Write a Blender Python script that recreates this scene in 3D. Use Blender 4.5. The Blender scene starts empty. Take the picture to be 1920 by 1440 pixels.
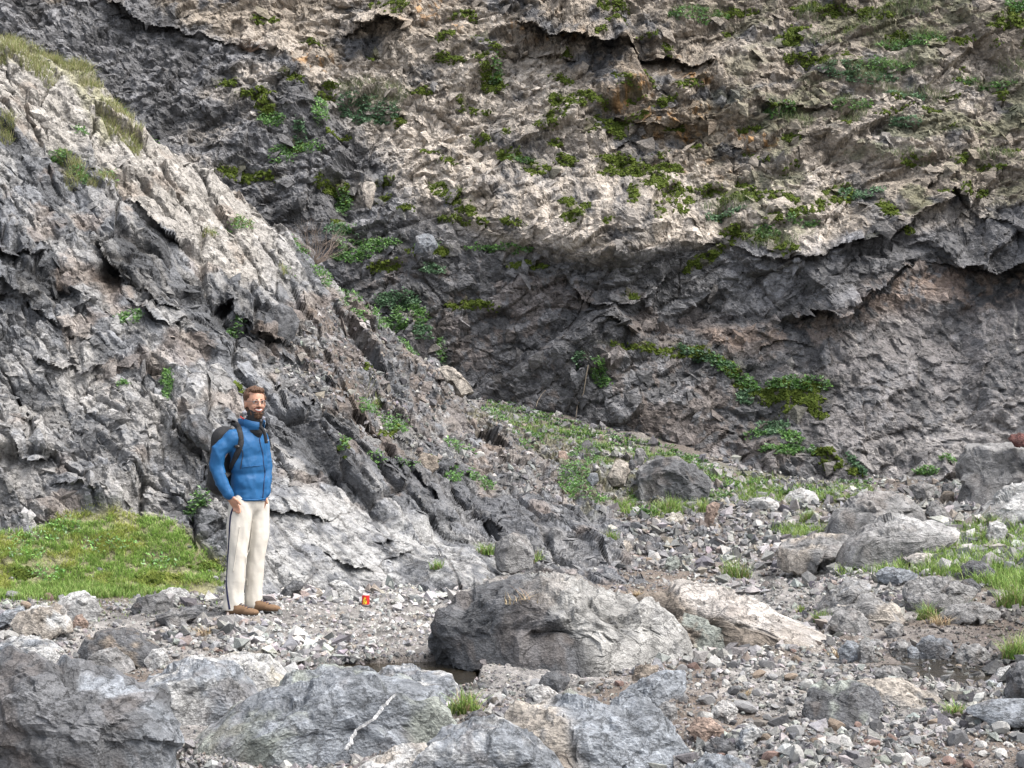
import bpy, bmesh, math, random
import numpy as np
from mathutils import Vector, Matrix
random.seed(7); rng = np.random.default_rng(7)
R = math.radians
scene = bpy.context.scene
COL = bpy.context.collection

# ---------------------------------------------------------------- camera, sky, sun, exposure
F = 3465.0; CX = 960.0; HY = 780.0; CZ = 1.6          # focal length in photo pixels, optical axis, horizon row, eye height
cam = bpy.data.objects.new('camera', bpy.data.cameras.new('camera')); COL.objects.link(cam)
cam.data.sensor_width = 36; cam.data.lens = 36 * F / 1920; cam.data.shift_y = 60 / 1920
cam.location = (0, 0, CZ); cam.rotation_euler = (R(90), 0, 0)
cam.data.clip_start = .1; cam.data.clip_end = 900
scene.camera = cam
world = bpy.data.worlds.new('World'); scene.world = world; world.use_nodes = True
nt = world.node_tree; bg = nt.nodes['Background']; bg.inputs['Strength'].default_value = .15
SUN_EL, SUN_AZ = 60, 112                                # azimuth clockwise from +Y: high on the right, a little behind the camera
sky = nt.nodes.new('ShaderNodeTexSky'); sky.sky_type = 'NISHITA'; sky.sun_disc = False
sky.sun_elevation = R(SUN_EL); sky.sun_rotation = R(SUN_AZ); sky.air_density = 1.0; sky.dust_density = 5.0; sky.ozone_density = 1.0
hs = nt.nodes.new('ShaderNodeHueSaturation'); hs.inputs['Saturation'].default_value = .42
nt.links.new(sky.outputs[0], hs.inputs['Color']); nt.links.new(hs.outputs[0], bg.inputs['Color'])
sun = bpy.data.objects.new('sun', bpy.data.lights.new('sun', 'SUN')); COL.objects.link(sun)
sun.data.energy = 1.2; sun.data.angle = R(36); sun.data.color = (1, .95, .88)
sd = Vector((math.sin(R(SUN_AZ)) * math.cos(R(SUN_EL)), math.cos(R(SUN_AZ)) * math.cos(R(SUN_EL)), math.sin(R(SUN_EL))))
sun.rotation_euler = sd.to_track_quat('Z', 'Y').to_euler()
vs = scene.view_settings; vs.view_transform = 'Standard'; vs.look = 'None'; vs.gamma = 1; vs.exposure = 1.33
vs.use_curve_mapping = False
scene.cycles.max_bounces = 4; scene.cycles.diffuse_bounces = 3

# ---------------------------------------------------------------- tags
def tag(o, label=None, cat=None, group=None, kind=None):
    if label: o['label'] = label
    if cat: o['category'] = cat
    if group: o['group'] = group
    if kind: o['kind'] = kind
    return o
def empty(name, loc=(0, 0, 0)):
    o = bpy.data.objects.new(name, None); COL.objects.link(o); o.location = loc; o.empty_display_size = .1
    return o
def mesh_np(name, V, Fc, mat, col=None, parent=None, smooth=False, uv=None):
    """V (n,3), Fc (m,k) faces -> ONE mesh object; col per-vertex linear rgb."""
    V = np.asarray(V, np.float32); Fc = np.asarray(Fc, np.int32)
    me = bpy.data.meshes.new(name); me.vertices.add(len(V)); me.vertices.foreach_set('co', V.ravel())
    k = Fc.shape[1]; me.loops.add(Fc.size); me.loops.foreach_set('vertex_index', Fc.ravel())
    me.polygons.add(len(Fc)); me.polygons.foreach_set('loop_start', np.arange(0, Fc.size, k, dtype=np.int32))
    me.polygons.foreach_set('loop_total', np.full(len(Fc), k, np.int32))
    me.update(calc_edges=True)
    me.polygons.foreach_set('use_smooth', np.full(len(Fc), smooth, bool))
    if col is not None:
        a = me.color_attributes.new('Col', 'FLOAT_COLOR', 'POINT')
        c4 = np.ones((len(V), 4), np.float32); c4[:, :3] = col; a.data.foreach_set('color', c4.ravel())
    me.materials.append(mat)
    o = bpy.data.objects.new(name, me); COL.objects.link(o)
    if parent is not None: o.parent = parent
    return o

# ---------------------------------------------------------------- noise in numpy
def h01(ix, iy, s):
    n = (ix.astype(np.int64) * 374761393 + iy.astype(np.int64) * 668265263 + int(s) * 974634777) & 0xffffffff
    n = ((n ^ (n >> 13)) * 1274126177) & 0xffffffff
    n = ((n ^ (n >> 15)) * 2246822519) & 0xffffffff
    return ((n ^ (n >> 16)) & 0xffffff).astype(np.float64) / 16777216.
def vn(u, v, s=0):
    iu = np.floor(u); iv = np.floor(v); fu = u - iu; fv = v - iv
    fu = fu * fu * (3 - 2 * fu); fv = fv * fv * (3 - 2 * fv)
    a = h01(iu, iv, s); b = h01(iu + 1, iv, s); c = h01(iu, iv + 1, s); d = h01(iu + 1, iv + 1, s)
    return (a + (b - a) * fu) * (1 - fv) + (c + (d - c) * fu) * fv - .5
def fbm(u, v, s=0, o=4, g=.5):
    r = 0; a = 1.; 
    for i in range(o):
        c, sn = math.cos(i * 1.3), math.sin(i * 1.3)
        r = r + a * vn(u * c + v * sn, -u * sn + v * c, s + i * 17); a *= g; u = u * 2.03; v = v * 2.03
    return r
def facet(u, v, cell, seed, ang=0., an=1., tilt=1., off=.5, bev=.09):
    """fractured plates: every Voronoi cell is a tilted, offset plane, bevelled into its neighbour. -> height, edge distance, id"""
    c, s = math.cos(R(ang)), math.sin(R(ang))
    a = (u * c + v * s) / (cell * an); b = (-u * s + v * c) / cell
    ia = np.floor(a); ib = np.floor(b); z = np.zeros_like(a)
    F1 = np.full(a.shape, 9.); F2 = np.full(a.shape, 9.); H1 = z; H2 = z; I1 = z
    for di in (-1, 0, 1):
        for dj in (-1, 0, 1):
            x = ia + di; y = ib + dj
            px = x + .5 + .9 * (h01(x, y, seed) - .5); py = y + .5 + .9 * (h01(x, y, seed + 5) - .5)
            d = np.hypot(px - a, py - b); i = h01(x, y, seed + 31)
            h = off * (i - .5) + tilt * ((h01(x, y, seed + 41) - .5) * (a - px) + (h01(x, y, seed + 51) - .5) * (b - py))
            m = d < F1; m2 = ~m & (d < F2)
            F2 = np.where(m, F1, np.where(m2, d, F2)); H2 = np.where(m, H1, np.where(m2, h, H2)); F1 = np.where(m, d, F1); H1 = np.where(m, h, H1); I1 = np.where(m, i, I1)
    e = F2 - F1; t = .5 * (1 - np.clip(e / bev, 0, 1))
    return (H1 * (1 - t) + H2 * t) * cell, e, I1
def ss(a, b, x):
    t = np.clip((x - a) / (b - a), 0, 1); return t * t * (3 - 2 * t)
def rbf(pts, X, Y):
    p = np.array(pts, float); n = len(p); q = p[:, :2] / 400.
    def ker(r2): return .5 * r2 * np.log(r2 + 1e-9)
    D = ((q[:, None] - q[None]) ** 2).sum(2); A = np.zeros((n + 3, n + 3)); A[:n, :n] = ker(D) + np.eye(n) * 2e-3
    A[:n, n] = 1; A[:n, n + 1:] = q; A[n, :n] = 1; A[n + 1:, :n] = q.T
    w = np.linalg.solve(A, np.r_[p[:, 2], 0, 0, 0]); X = X / 400.; Y = Y / 400.
    r = w[n] + w[n + 1] * X + w[n + 2] * Y
    for k in range(n): r = r + w[k] * ker((X - q[k, 0]) ** 2 + (Y - q[k, 1]) ** 2)
    return r
def inpoly(x, y, poly, soft=20.):
    """soft 0..1 mask of a polygon (signed distance)"""
    inside = np.zeros(x.shape, bool); dm = np.full(x.shape, 1e9); P = poly + [poly[0]]
    for (x0, y0), (x1, y1) in zip(P[:-1], P[1:]):
        c = ((y0 > y) != (y1 > y)) & (x < (x1 - x0) * (y - y0) / ((y1 - y0) or 1e-9) + x0); inside ^= c
        dx, dy = x1 - x0, y1 - y0; t = np.clip(((x - x0) * dx + (y - y0) * dy) / (dx * dx + dy * dy + 1e-9), 0, 1)
        dm = np.minimum(dm, np.hypot(x - x0 - t * dx, y - y0 - t * dy))
    return ss(-soft, soft, np.where(inside, dm, -dm))
def ell(x, y, e, soft=.5):
    cx, cy, rx, ry = e[:4]; a = R(e[4]) if len(e) > 4 else 0
    dx = x - cx; dy = y - cy; u = (dx * math.cos(a) + dy * math.sin(a)) / rx; v = (-dx * math.sin(a) + dy * math.cos(a)) / ry
    return 1 - ss(1 - soft, 1 + soft, np.hypot(u, v))
def ledge(px, py, line, amp, L, soft=30):
    l = np.array(line, float); yl = np.interp(px, l[:, 0], l[:, 1]); s = yl - py
    w = ss(l[0, 0] - soft, l[0, 0] + soft, px) * (1 - ss(l[-1, 0] - soft, l[-1, 0] + soft, px))
    return amp * w * np.where(s > 0, np.exp(-s / L), 0) - amp * .35 * w * np.where(s <= 0, np.exp(s / (L * .35)), 0)
def unproj(px, py, d): return np.stack([(px - CX) / F * d, d, CZ + (HY - py) / F * d], -1)
def project(P): return CX + F * P[..., 0] / P[..., 1], HY - F * (P[..., 2] - CZ) / P[..., 1]
def gridfaces(nr, nc, keep=None):
    i = np.arange(nr * nc).reshape(nr, nc)
    f = np.stack([i[:-1, :-1], i[1:, :-1], i[1:, 1:], i[:-1, 1:]], -1)
    if keep is not None: f = f[keep[:-1, :-1] | keep[1:, 1:]]
    return f.reshape(-1, 4)
def gridnormals(P):
    a = np.gradient(P, axis=1); b = np.gradient(P, axis=0); n = np.cross(b, a); n /= np.linalg.norm(n, axis=-1, keepdims=True) + 1e-9
    return n
def mixc(a, b, m): return a + (np.array(b) - a) * m[..., None]

# ---------------------------------------------------------------- materials
def node_mat(name, rough=.8, spec=.3):
    m = bpy.data.materials.new(name); m.use_nodes = True; t = m.node_tree; b = t.nodes['Principled BSDF']
    b.inputs['Roughness'].default_value = rough; b.inputs['Specular IOR Level'].default_value = spec
    return m, t, b
def rock_mat(name, usecol=True, ramp=None, rough=.78, scale=1., bump=.5, spec=.35, crack=.5):
    m, t, b = node_mat(name, rough, spec); N = t.nodes; Lk = t.links
    tc = N.new('ShaderNodeTexCoord')
    n1 = N.new('ShaderNodeTexNoise'); n1.inputs['Scale'].default_value = 9 * scale; n1.inputs['Detail'].default_value = 8; n1.inputs['Roughness'].default_value = .7
    n2 = N.new('ShaderNodeTexNoise'); n2.inputs['Scale'].default_value = 45 * scale; n2.inputs['Detail'].default_value = 5; n2.inputs['Roughness'].default_value = .65
    vo = N.new('ShaderNodeTexVoronoi'); vo.feature = 'F1'; vo.inputs['Scale'].default_value = 22 * scale
    mp = N.new('ShaderNodeMapping'); mp.inputs['Scale'].default_value = (1, 1, 1.5); mp.inputs['Rotation'].default_value = (R(20), R(35), 0)
    src = tc.outputs['Object']
    Lk.new(src, mp.inputs[0]); Lk.new(mp.outputs[0], n1.inputs['Vector']); Lk.new(src, n2.inputs['Vector']); Lk.new(mp.outputs[0], vo.inputs['Vector'])
    if usecol:
        a = N.new('ShaderNodeAttribute'); a.attribute_name = 'Col'; base = a.outputs['Color']
    else:
        oi = N.new('ShaderNodeObjectInfo'); cr = N.new('ShaderNodeValToRGB'); cr.color_ramp.interpolation = 'LINEAR'
        e = cr.color_ramp.elements; e[0].position = 0; e[0].color = (*ramp[0], 1); e[1].position = 1; e[1].color = (*ramp[-1], 1)
        for i, c in enumerate(ramp[1:-1]): q = e.new((i + 1) / (len(ramp) - 1)); q.color = (*c, 1)
        Lk.new(oi.outputs['Random'], cr.inputs[0]); base = cr.outputs[0]
    mr = N.new('ShaderNodeMapRange'); mr.inputs['From Min'].default_value = .3; mr.inputs['From Max'].default_value = .7
    mr.inputs['To Min'].default_value = .62; mr.inputs['To Max'].default_value = 1.38; Lk.new(n1.outputs[0], mr.inputs[0])
    mr2 = N.new('ShaderNodeMapRange'); mr2.inputs['From Min'].default_value = .3; mr2.inputs['From Max'].default_value = .7
    mr2.inputs['To Min'].default_value = .78; mr2.inputs['To Max'].default_value = 1.22; Lk.new(n2.outputs[0], mr2.inputs[0])
    mu0 = N.new('ShaderNodeMath'); mu0.operation = 'MULTIPLY'; Lk.new(mr.outputs[0], mu0.inputs[0]); Lk.new(mr2.outputs[0], mu0.inputs[1])
    # joints: two nets of fine cracks that hold dirt
    wv = N.new('ShaderNodeVectorMath'); wv.operation = 'MULTIPLY_ADD'; wv.inputs[1].default_value = (.35 / scale,) * 3; Lk.new(n1.outputs['Color'], wv.inputs[0]); Lk.new(mp.outputs[0], wv.inputs[2]); last = mu0; ck = []
    for sc_, wd in ((2.6, .035), (9., .045)) if crack < 1 else ():
        ve = N.new('ShaderNodeTexVoronoi'); ve.feature = 'DISTANCE_TO_EDGE'; ve.inputs['Scale'].default_value = sc_ * scale; Lk.new(wv.outputs[0], ve.inputs['Vector'])
        mc = N.new('ShaderNodeMapRange'); mc.inputs['From Max'].default_value = wd; mc.inputs['To Min'].default_value = crack; mc.inputs['To Max'].default_value = 1; Lk.new(ve.outputs['Distance'], mc.inputs[0])
        m_ = N.new('ShaderNodeMath'); m_.operation = 'MULTIPLY'; Lk.new(last.outputs[0], m_.inputs[0]); Lk.new(mc.outputs[0], m_.inputs[1]); last = m_; ck.append(mc)
    mu = last
    vm = N.new('ShaderNodeVectorMath'); vm.operation = 'SCALE'; Lk.new(base, vm.inputs[0]); Lk.new(mu.outputs[0], vm.inputs['Scale'])
    Lk.new(vm.outputs[0], b.inputs['Base Color'])
    ad = N.new('ShaderNodeMath'); ad.operation = 'MULTIPLY_ADD'; ad.inputs[1].default_value = .5; Lk.new(vo.outputs['Distance'], ad.inputs[0]); Lk.new(n1.outputs[0], ad.inputs[2])
    if not ck: ck = [mr2]
    ck_ = N.new('ShaderNodeMath'); ck_.operation = 'MULTIPLY_ADD'; ck_.inputs[1].default_value = .7; Lk.new(ck[0].outputs[0], ck_.inputs[0]); Lk.new(ad.outputs[0], ck_.inputs[2]); ad = ck_
    ad2 = N.new('ShaderNodeMath'); ad2.operation = 'MULTIPLY_ADD'; ad2.inputs[1].default_value = .35; Lk.new(n2.outputs[0], ad2.inputs[0]); Lk.new(ad.outputs[0], ad2.inputs[2])
    bp = N.new('ShaderNodeBump'); bp.inputs['Strength'].default_value = bump; bp.inputs['Distance'].default_value = .035 / scale
    Lk.new(ad2.outputs[0], bp.inputs['Height']); Lk.new(bp.outputs[0], b.inputs['Normal'])
    return m
def col_mat(name, rough=.6, trans=0., spec=.3):
    """vertex-colour material for leaves and blades"""
    m, t, b = node_mat(name, rough, spec); a = t.nodes.new('ShaderNodeAttribute'); a.attribute_name = 'Col'
    t.links.new(a.outputs['Color'], b.inputs['Base Color'])
    if trans:
        tr = t.nodes.new('ShaderNodeBsdfTranslucent'); mx = t.nodes.new('ShaderNodeMixShader'); mx.inputs[0].default_value = trans
        t.links.new(a.outputs['Color'], tr.inputs[0]); t.links.new(b.outputs[0], mx.inputs[1]); t.links.new(tr.outputs[0], mx.inputs[2])
        t.links.new(mx.outputs[0], t.nodes['Material Output'].inputs[0])
    return m
M_CLIFF = rock_mat('cliff_rock', scale=.8, bump=.7)
M_SLOPE = rock_mat('slope_rock', scale=1.1, bump=.7)
M_GROUND = rock_mat('gravel_ground', scale=2.6, bump=.9, crack=1.)
M_BOULDER = rock_mat('boulder_rock', scale=2.4, bump=.8)
M_PEBBLE = rock_mat('pebble', scale=3.0, bump=.4, crack=1.)
M_LEAF = col_mat('leaf', .5, .3); M_GRASS = col_mat('grass_blade', .55, .3); M_MOSS = col_mat('moss', .95, 0, .1)
M_DRY = col_mat('dry_stems', .8, .15)
# ================================================================ back cliff
def axis(lo, hi, a, b, fine, coarse):
    l = np.arange(lo, a, coarse); m = np.arange(a, b, fine); r = np.arange(b, hi + coarse, coarse); return np.r_[l, m, r]
cpx, cpy = np.meshgrid(axis(-700, 2700, -20, 1960, 2.6, 8), axis(-900, 1120, -14, 960, 2.6, 16))
C_PTS = [(1900, 900, 25), (1500, 920, 26), (1200, 800, 27.5), (900, 700, 29), (650, 550, 30), (400, 350, 31), (150, 50, 32), (-500, 0, 31),
         (1900, 520, 27.6), (1300, 610, 28.6), (1500, 450, 28.6), (1150, 450, 28.8), (1900, 300, 28.9), (1900, 0, 31), (1400, 0, 32), (1000, 0, 32.6), (600, 0, 33.4),
         (1300, 300, 30.2), (900, 300, 31), (2500, 500, 23), (2500, 0, 27), (1000, -800, 40), (2500, -800, 35), (-500, -800, 38), (1900, 1100, 24.3), (1200, 1100, 26.6), (500, 1100, 29), (-500, 1100, 29)]
cd = rbf(C_PTS, cpx, cpy)
CP = unproj(cpx, cpy, cd); U, V = CP[..., 0], CP[..., 2]
wx = fbm(U * .6, V * .6, 3, 3); wy = fbm(U * .6 + 9, V * .6 + 4, 5, 3)
qx = cpx + 55 * wx + 14 * fbm(U * 3, V * 3, 8, 3); qy = cpy + 45 * wy + 14 * fbm(U * 3 + 5, V * 3, 9, 3)
u = U + .35 * wx; v = V + .35 * wy
upper = ss(480, 300, qy - 60 * (qx > 1500) + .0 * qx)
f1, e1, i1 = facet(u, v, 1.7, 101, 25, 1.5, .6, .14)
f2, e2, i2 = facet(u, v, .7, 102, 22, 2.4, .7, .26)
f3, e3, i3 = facet(u, v, .32, 103, 30, 2.2, 1.1, .42)
f4, e4, i4 = facet(u, v, .15, 104, -10, 1.5, 1.2, .5)
f5, e5, i5 = facet(u + .02 * wx, v, .065, 105, 60, 1.3, 1.2, .6)
# smoother streaked wall at right centre under the overhang, and calm panel at the centre
smoothw = np.maximum(inpoly(qx, qy, [(1330, 620), (1500, 620), (1700, 500), (2000, 480), (2200, 900), (1600, 900), (1500, 760)], 40),
                     .8 * inpoly(qx, qy, [(840, 600), (1010, 600), (1080, 640), (1100, 780), (900, 760), (840, 680)], 25))
rough = 1 - .55 * smoothw
disp = .75 * f1 + rough * (.8 * f2 + .65 * f3) + f4 * (.75 + .2 * upper) + f5 * (.6 + .3 * upper)
disp += .14 * wx + .05 * fbm(u * 6, v * 6, 30, 4) * (1 + upper)
disp -= rough * (.05 * (1 - ss(0, .06, e2)) * (i2 > .55) + .03 * (1 - ss(0, .12, e3)) * (i3 > .5))
LED = [([(200, -10), (330, 50), (460, 85), (540, 105), (610, 165)], .7, 60), ([(500, -25), (640, 35), (700, 55), (780, 50)], .6, 40),
       ([(890, 42), (1020, 48), (1110, 66), (1190, 78), (1320, 108), (1345, 118)], .9, 80), ([(1110, 200), (1250, 235), (1335, 222)], .45, 60),
       ([(1150, 290), (1240, 245), (1330, 262), (1400, 285)], .3, 30),
       ([(1290, 575), (1380, 600), (1480, 605), (1560, 572), (1640, 532), (1700, 484), (1780, 478), (1850, 500), (1925, 462), (2300, 520)], .85, 130),
       ([(1490, 475), (1540, 455), (1640, 430), (1700, 392), (1760, 332), (1830, 395), (1925, 425), (2200, 430)], .55, 50),
       ([(1000, 462), (1090, 545), (1190, 562), (1245, 520), (1320, 440)], .5, 70), ([(620, 140), (700, 172), (790, 176)], .35, 40),
       ([(660, 205), (760, 215), (800, 240)], .25, 25), ([(1330, 440), (1420, 470), (1480, 470)], .3, 30), ([(1390, 655), (1460, 640), (1520, 655)], .15, 20),
       ([(950, 110), (1040, 100), (1090, 125)], .25, 40), ([(560, 30), (640, 60), (740, 55)], .35, 30), ([(1560, 330), (1660, 340), (1740, 310)], .3, 40),
       ([(980, 640), (1030, 655), (1060, 650)], .15, 25), ([(1120, 600), (1190, 612), (1240, 600)], .2, 25), ([(1350, 160), (1480, 205), (1600, 190)], .25, 50)]
over = 0
kb = np.clip(-.35 + 1.9 * (facet(u, v, .75, 111, 20, 1.4, 0, 1., .2)[0] / .75 + .5), 0, 1.3)
kc = facet(u, v, .3, 112, -30, 1.3, 0, 1., .12)[0] / .3
for l, a, L in LED: over = over + (1 if a > .5 else .6) * ledge(qx * .5 + cpx * .5 + 14 * kc, qy * .35 + cpy * .65 + 14 * kc, l, a, L) * kb * .85
over += .8 * ell(cpx, cpy, (1160, 420, 150, 70), .6) + .35 * ell(cpx, cpy, (930, 380, 90, 60), .6)
over += .25 * ell(cpx, cpy, (690, 345, 16, 28), .4) + .25 * ell(cpx, cpy, (800, 450, 24, 22), .5) + .5 * ell(cpx, cpy, (1290, 170, 150, 60), .6)
CP = CP + disp[..., None] * np.array([.05, -1, .25]) + over[..., None] * np.array([0, -1, -.22])
CN = gridnormals(CP)
# albedo: dark slate, cream weathered limestone, brown, orange lichen
nz = fbm(U * 2, V * 2, 40, 5, .6); nf = fbm(U * 11, V * 11, 44, 4, .65)
cr = np.zeros(CP.shape) + np.array([.12, .12, .125])
cr = cr * (.65 + .65 * i3[..., None]) * (.75 + .5 * i4[..., None]) * (1 + .5 * nz[..., None])
tan = np.array([.275, .235, .19]); pale = np.array([.44, .395, .345]); brown = np.array([.12, .092, .066])
edge = 445 + 0 * qx; edge = np.interp(qx, [-200, 300, 420, 560, 640, 760, 830, 900, 960, 1060, 1150, 1330, 1480, 1600, 1700, 1760, 1830, 2100], [-60, 5, 60, 120, 190, 290, 400, 450, 470, 460, 448, 420, 455, 430, 385, 330, 380, 420])
up = 1 - ss(-14, 14, qy - edge + 30 * nz)
w_tan = up * ss(-.35, .1, nz + .35 * (i2 - .5) + .2 * (i3 - .5) + .1)
cr = mixc(cr, tan, w_tan * .9)
cr = cr * (1 - (.0 * up[..., None]))
PALE = [(590, 110), (700, 130), (900, 110), (1010, 115), (1080, 150), (1130, 180), (1160, 230), (1240, 290), (1330, 310), (1460, 370), (1590, 360), (1640, 380), (1500, 465), (1400, 420), (1330, 425), (1240, 425), (1150, 455), (1060, 462), (960, 465), (880, 455), (800, 400), (740, 300), (640, 220)]
pm = inpoly(qx, qy, PALE, 30) * .95
for e in [(400, 300, 50, 14, 10), (430, 170, 50, 22), (410, 320, 36, 12, -10), (390, 245, 60, 20), (690, 350, 22, 30), (790, 340, 22, 60, -20), (1000, 160, 90, 40), (480, 150, 60, 30), (660, 30, 90, 22), (520, 75, 70, 20), (490, 205, 30, 14), (1640, 250, 90, 50), (1500, 330, 100, 40), (1780, 380, 120, 25, -10), (1740, 160, 140, 60), (930, 60, 120, 14), (1450, 80, 90, 30)]:
    pm = np.maximum(pm, .8 * ell(qx, qy, e, .5))
pm = pm * ss(-.75, -.1, nf + .55 * nz + .5 * (i3 - .5)) 
spk = ss(.12, .3, fbm(U * 24, V * 24, 47, 3, .6) + .3 * nf); pm = pm * (1 - .55 * spk) * (.55 + .45 * ss(-.1, .25, nz + .6 * (i2 - .5)))
cr = mixc(cr, pale, pm)
br = inpoly(qx, qy, [(960, 60), (1330, 110), (1360, 230), (1330, 290), (1180, 270), (1100, 190), (1060, 130)], 30)
cr = mixc(cr, [.16, .125, .09], br * .75 * ss(-.5, .2, nf + nz))
lich = ss(.12, .3, nf) * ss(-.1, .3, nz) * np.maximum.reduce([ell(qx, qy, e) for e in [(1300, 130, 60, 50), (1420, 290, 60, 60), (900, 50, 120, 40), (1280, 270, 120, 30), (610, 110, 40, 30), (1060, 60, 60, 40), (1260, 180, 90, 50)]])
cr = mixc(cr, [.38, .20, .06], lich * .7)
pinkw = inpoly(qx, qy, [(1320, 600), (1480, 608), (1560, 575), (1640, 535), (1700, 487), (1850, 500), (2000, 460), (2000, 520), (1850, 560), (1700, 570), (1600, 620), (1540, 650), (1480, 640), (1420, 660), (1330, 640)], 22)
cr = mixc(cr, [.25, .185, .145], pinkw * .8 * ss(-.6, .1, nf + nz))
wall = inpoly(qx, qy, [(1400, 640), (1700, 560), (2100, 540), (2200, 950), (1500, 950), (1530, 780)], 40)
cr = mixc(cr, [.185, .172, .168], wall * .7 * ss(-.7, .3, nf + nz))
lw = inpoly(qx, qy, [(1600, 850), (1780, 760), (2100, 720), (2100, 950), (1560, 950)], 40)
cr = mixc(cr, [.30, .285, .275], lw * .6 * ss(-.4, .3, nf + nz + .5 * (i3 - .5)))
ctr = inpoly(qx, qy, [(640, 470), (1000, 470), (1500, 620), (1500, 930), (1100, 900), (840, 740)], 40) 
cr = mixc(cr, [.15, .11, .085], ctr * ss(.08, .28, nz + .5 * nf) * .4)
crack = np.maximum((1 - ss(0, .05, e2)) * (i2 > .6), (1 - ss(0, .09, e3)) * (i3 > .6)); cr = mixc(cr, [.045, .035, .025], crack * .55)
vein = (1 - ss(.0, .05, np.abs(fbm(U * 1.3 + 30, V * .7, 70, 3)))) * ss(.1, .3, fbm(U * 3, V * 3, 71, 2)) * wall
cr = mixc(cr, [.5, .47, .43], vein * .6)
# damp mossy film where moss cushions grow
MOSS = [(925, 150, 22, 16), (910, 130, 12, 12), (845, 118, 30, 7, 8), (1030, 232, 34, 12, -30), (1060, 200, 34, 8, 10), (1140, 235, 34, 10, 35), (1160, 240, 20, 14), (1110, 190, 30, 8, 20), (1180, 305, 60, 10, 12), (1160, 320, 40, 9), (1240, 345, 60, 12, 20), (1270, 370, 30, 8),
        (1330, 352, 22, 8), (1440, 370, 60, 6, 5), (985, 305, 50, 9, 15), (1010, 320, 26, 8), (830, 365, 30, 14, 30), (860, 390, 30, 9, 30), (1180, 360, 9, 16), (1070, 395, 20, 10), (1060, 370, 14, 10), (960, 415, 20, 7), (870, 390, 20, 10), (850, 420, 30, 8),
        (480, 185, 40, 8, 5), (425, 160, 20, 8), (500, 215, 24, 12, 40), (490, 190, 16, 12), (1480, 70, 26, 12), (1490, 60, 14, 9), (1140, 14, 24, 9), (1370, 14, 22, 6), (1545, 10, 60, 8), (1640, 15, 30, 9), (1150, 40, 16, 6), (1405, 435, 60, 8, 10), (1450, 450, 34, 10, 20), (1480, 400, 60, 7, -14), (1560, 370, 40, 6, -10),
        (1570, 355, 30, 9), (1380, 375, 40, 5), (1650, 390, 20, 10, 40), (1795, 300, 20, 8), (1700, 305, 14, 9), (1800, 350, 14, 12, 40), (1340, 470, 44, 8, -40), (1300, 490, 24, 8, -40), (1230, 660, 90, 6, 4), (1330, 670, 60, 9, 20), (1390, 710, 50, 10, 35), (1430, 735, 34, 12, 20),
        (1490, 725, 50, 12), (1500, 745, 40, 12, 10), (1530, 770, 22, 8, 40), (1480, 765, 16, 10), (1560, 870, 22, 10), (1600, 885, 12, 6), (1540, 850, 16, 7), (900, 570, 36, 5, 8), (990, 500, 40, 5), (860, 575, 24, 5), (1180, 545, 14, 5), (800, 480, 40, 8), (720, 500, 30, 8), (1060, 300, 20, 8), (1110, 240, 12, 10), (790, 175, 18, 6), (700, 10, 10, 8), (1920, 40, 40, 26), (1875, 50, 20, 10),
        (740, 20, 20, 14), (900, 260, 16, 9), (950, 290, 20, 7), (640, 350, 20, 14, 60), (610, 345, 18, 10), (560, 285, 16, 10), (470, 335, 50, 7, 6), (430, 325, 30, 8), (1250, 320, 30, 7), (1120, 60, 10, 6), (1680, 70, 24, 8), (1800, 80, 20, 6), (1850, 320, 24, 5), (1500, 110, 30, 8), (1440, 200, 24, 6), (1230, 390, 12, 8)]
LEAFP = [(640, 435, 34, 12), (690, 460, 60, 14), (660, 480, 40, 10), (745, 565, 44, 16), (770, 595, 34, 22), (735, 615, 30, 16), (790, 625, 20, 14), (700, 660, 24, 13), (826, 655, 8, 22), (840, 690, 24, 6, 40), (600, 220, 12, 30), (510, 240, 26, 12), (560, 260, 14, 20), (580, 290, 30, 10), (530, 300, 24, 18), (690, 200, 60, 24, 8), (640, 370, 16, 24), (650, 430, 20, 10),
         (1320, 670, 60, 10, 20), (1380, 700, 60, 12, 30), (1500, 720, 60, 12), (1085, 680, 14, 14), (1120, 700, 16, 16), (1130, 720, 12, 10), (1450, 800, 30, 18), (1420, 810, 22, 8), (1490, 830, 40, 12, 30), (1400, 740, 18, 14), (1460, 850, 40, 9), (800, 465, 20, 12), (810, 510, 24, 8), (900, 470, 30, 6), (960, 470, 40, 8), (1600, 870, 30, 8, 40),
         (1730, 890, 20, 9), (1775, 865, 20, 6), (1570, 140, 40, 10), (1700, 85, 60, 10), (1650, 130, 60, 10), (1620, 150, 60, 9), (1740, 75, 30, 7), (1590, 200, 40, 10), (1690, 230, 30, 8), (1460, 210, 30, 14), (1310, 20, 60, 9), (1350, 400, 40, 6), (1500, 410, 30, 8), (1430, 430, 30, 10), (1610, 360, 40, 9), (980, 300, 26, 5), (1850, 150, 60, 6), (1700, 180, 50, 5), (1900, 20, 30, 14), (930, 130, 10, 20)]
rm = np.random.default_rng(5)
for k in range(100):
    a, b = rm.uniform(1050, 1930), rm.uniform(5, 430)
    if rm.uniform() < .35: a, b = rm.uniform(450, 1300), rm.uniform(5, 420)
    MOSS.append((a, b, rm.uniform(5, 26), rm.uniform(2, 7), rm.uniform(-30, 30)))
mm = np.zeros(cpx.shape)
for e in MOSS: mm = np.maximum(mm, ell(cpx + 14 * nz, cpy + 10 * nf, (e[0], e[1], e[2] * 1.1, e[3] * 1.2, *(e[4:])), .5))
for e in LEAFP: mm = np.maximum(mm, .6 * ell(cpx + 14 * nz, cpy + 10 * nf, e, .6))
mm = mm * ss(-.35, .05, nf)
cr = mixc(cr, [.07, .068, .03], mm * .75)
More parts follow.
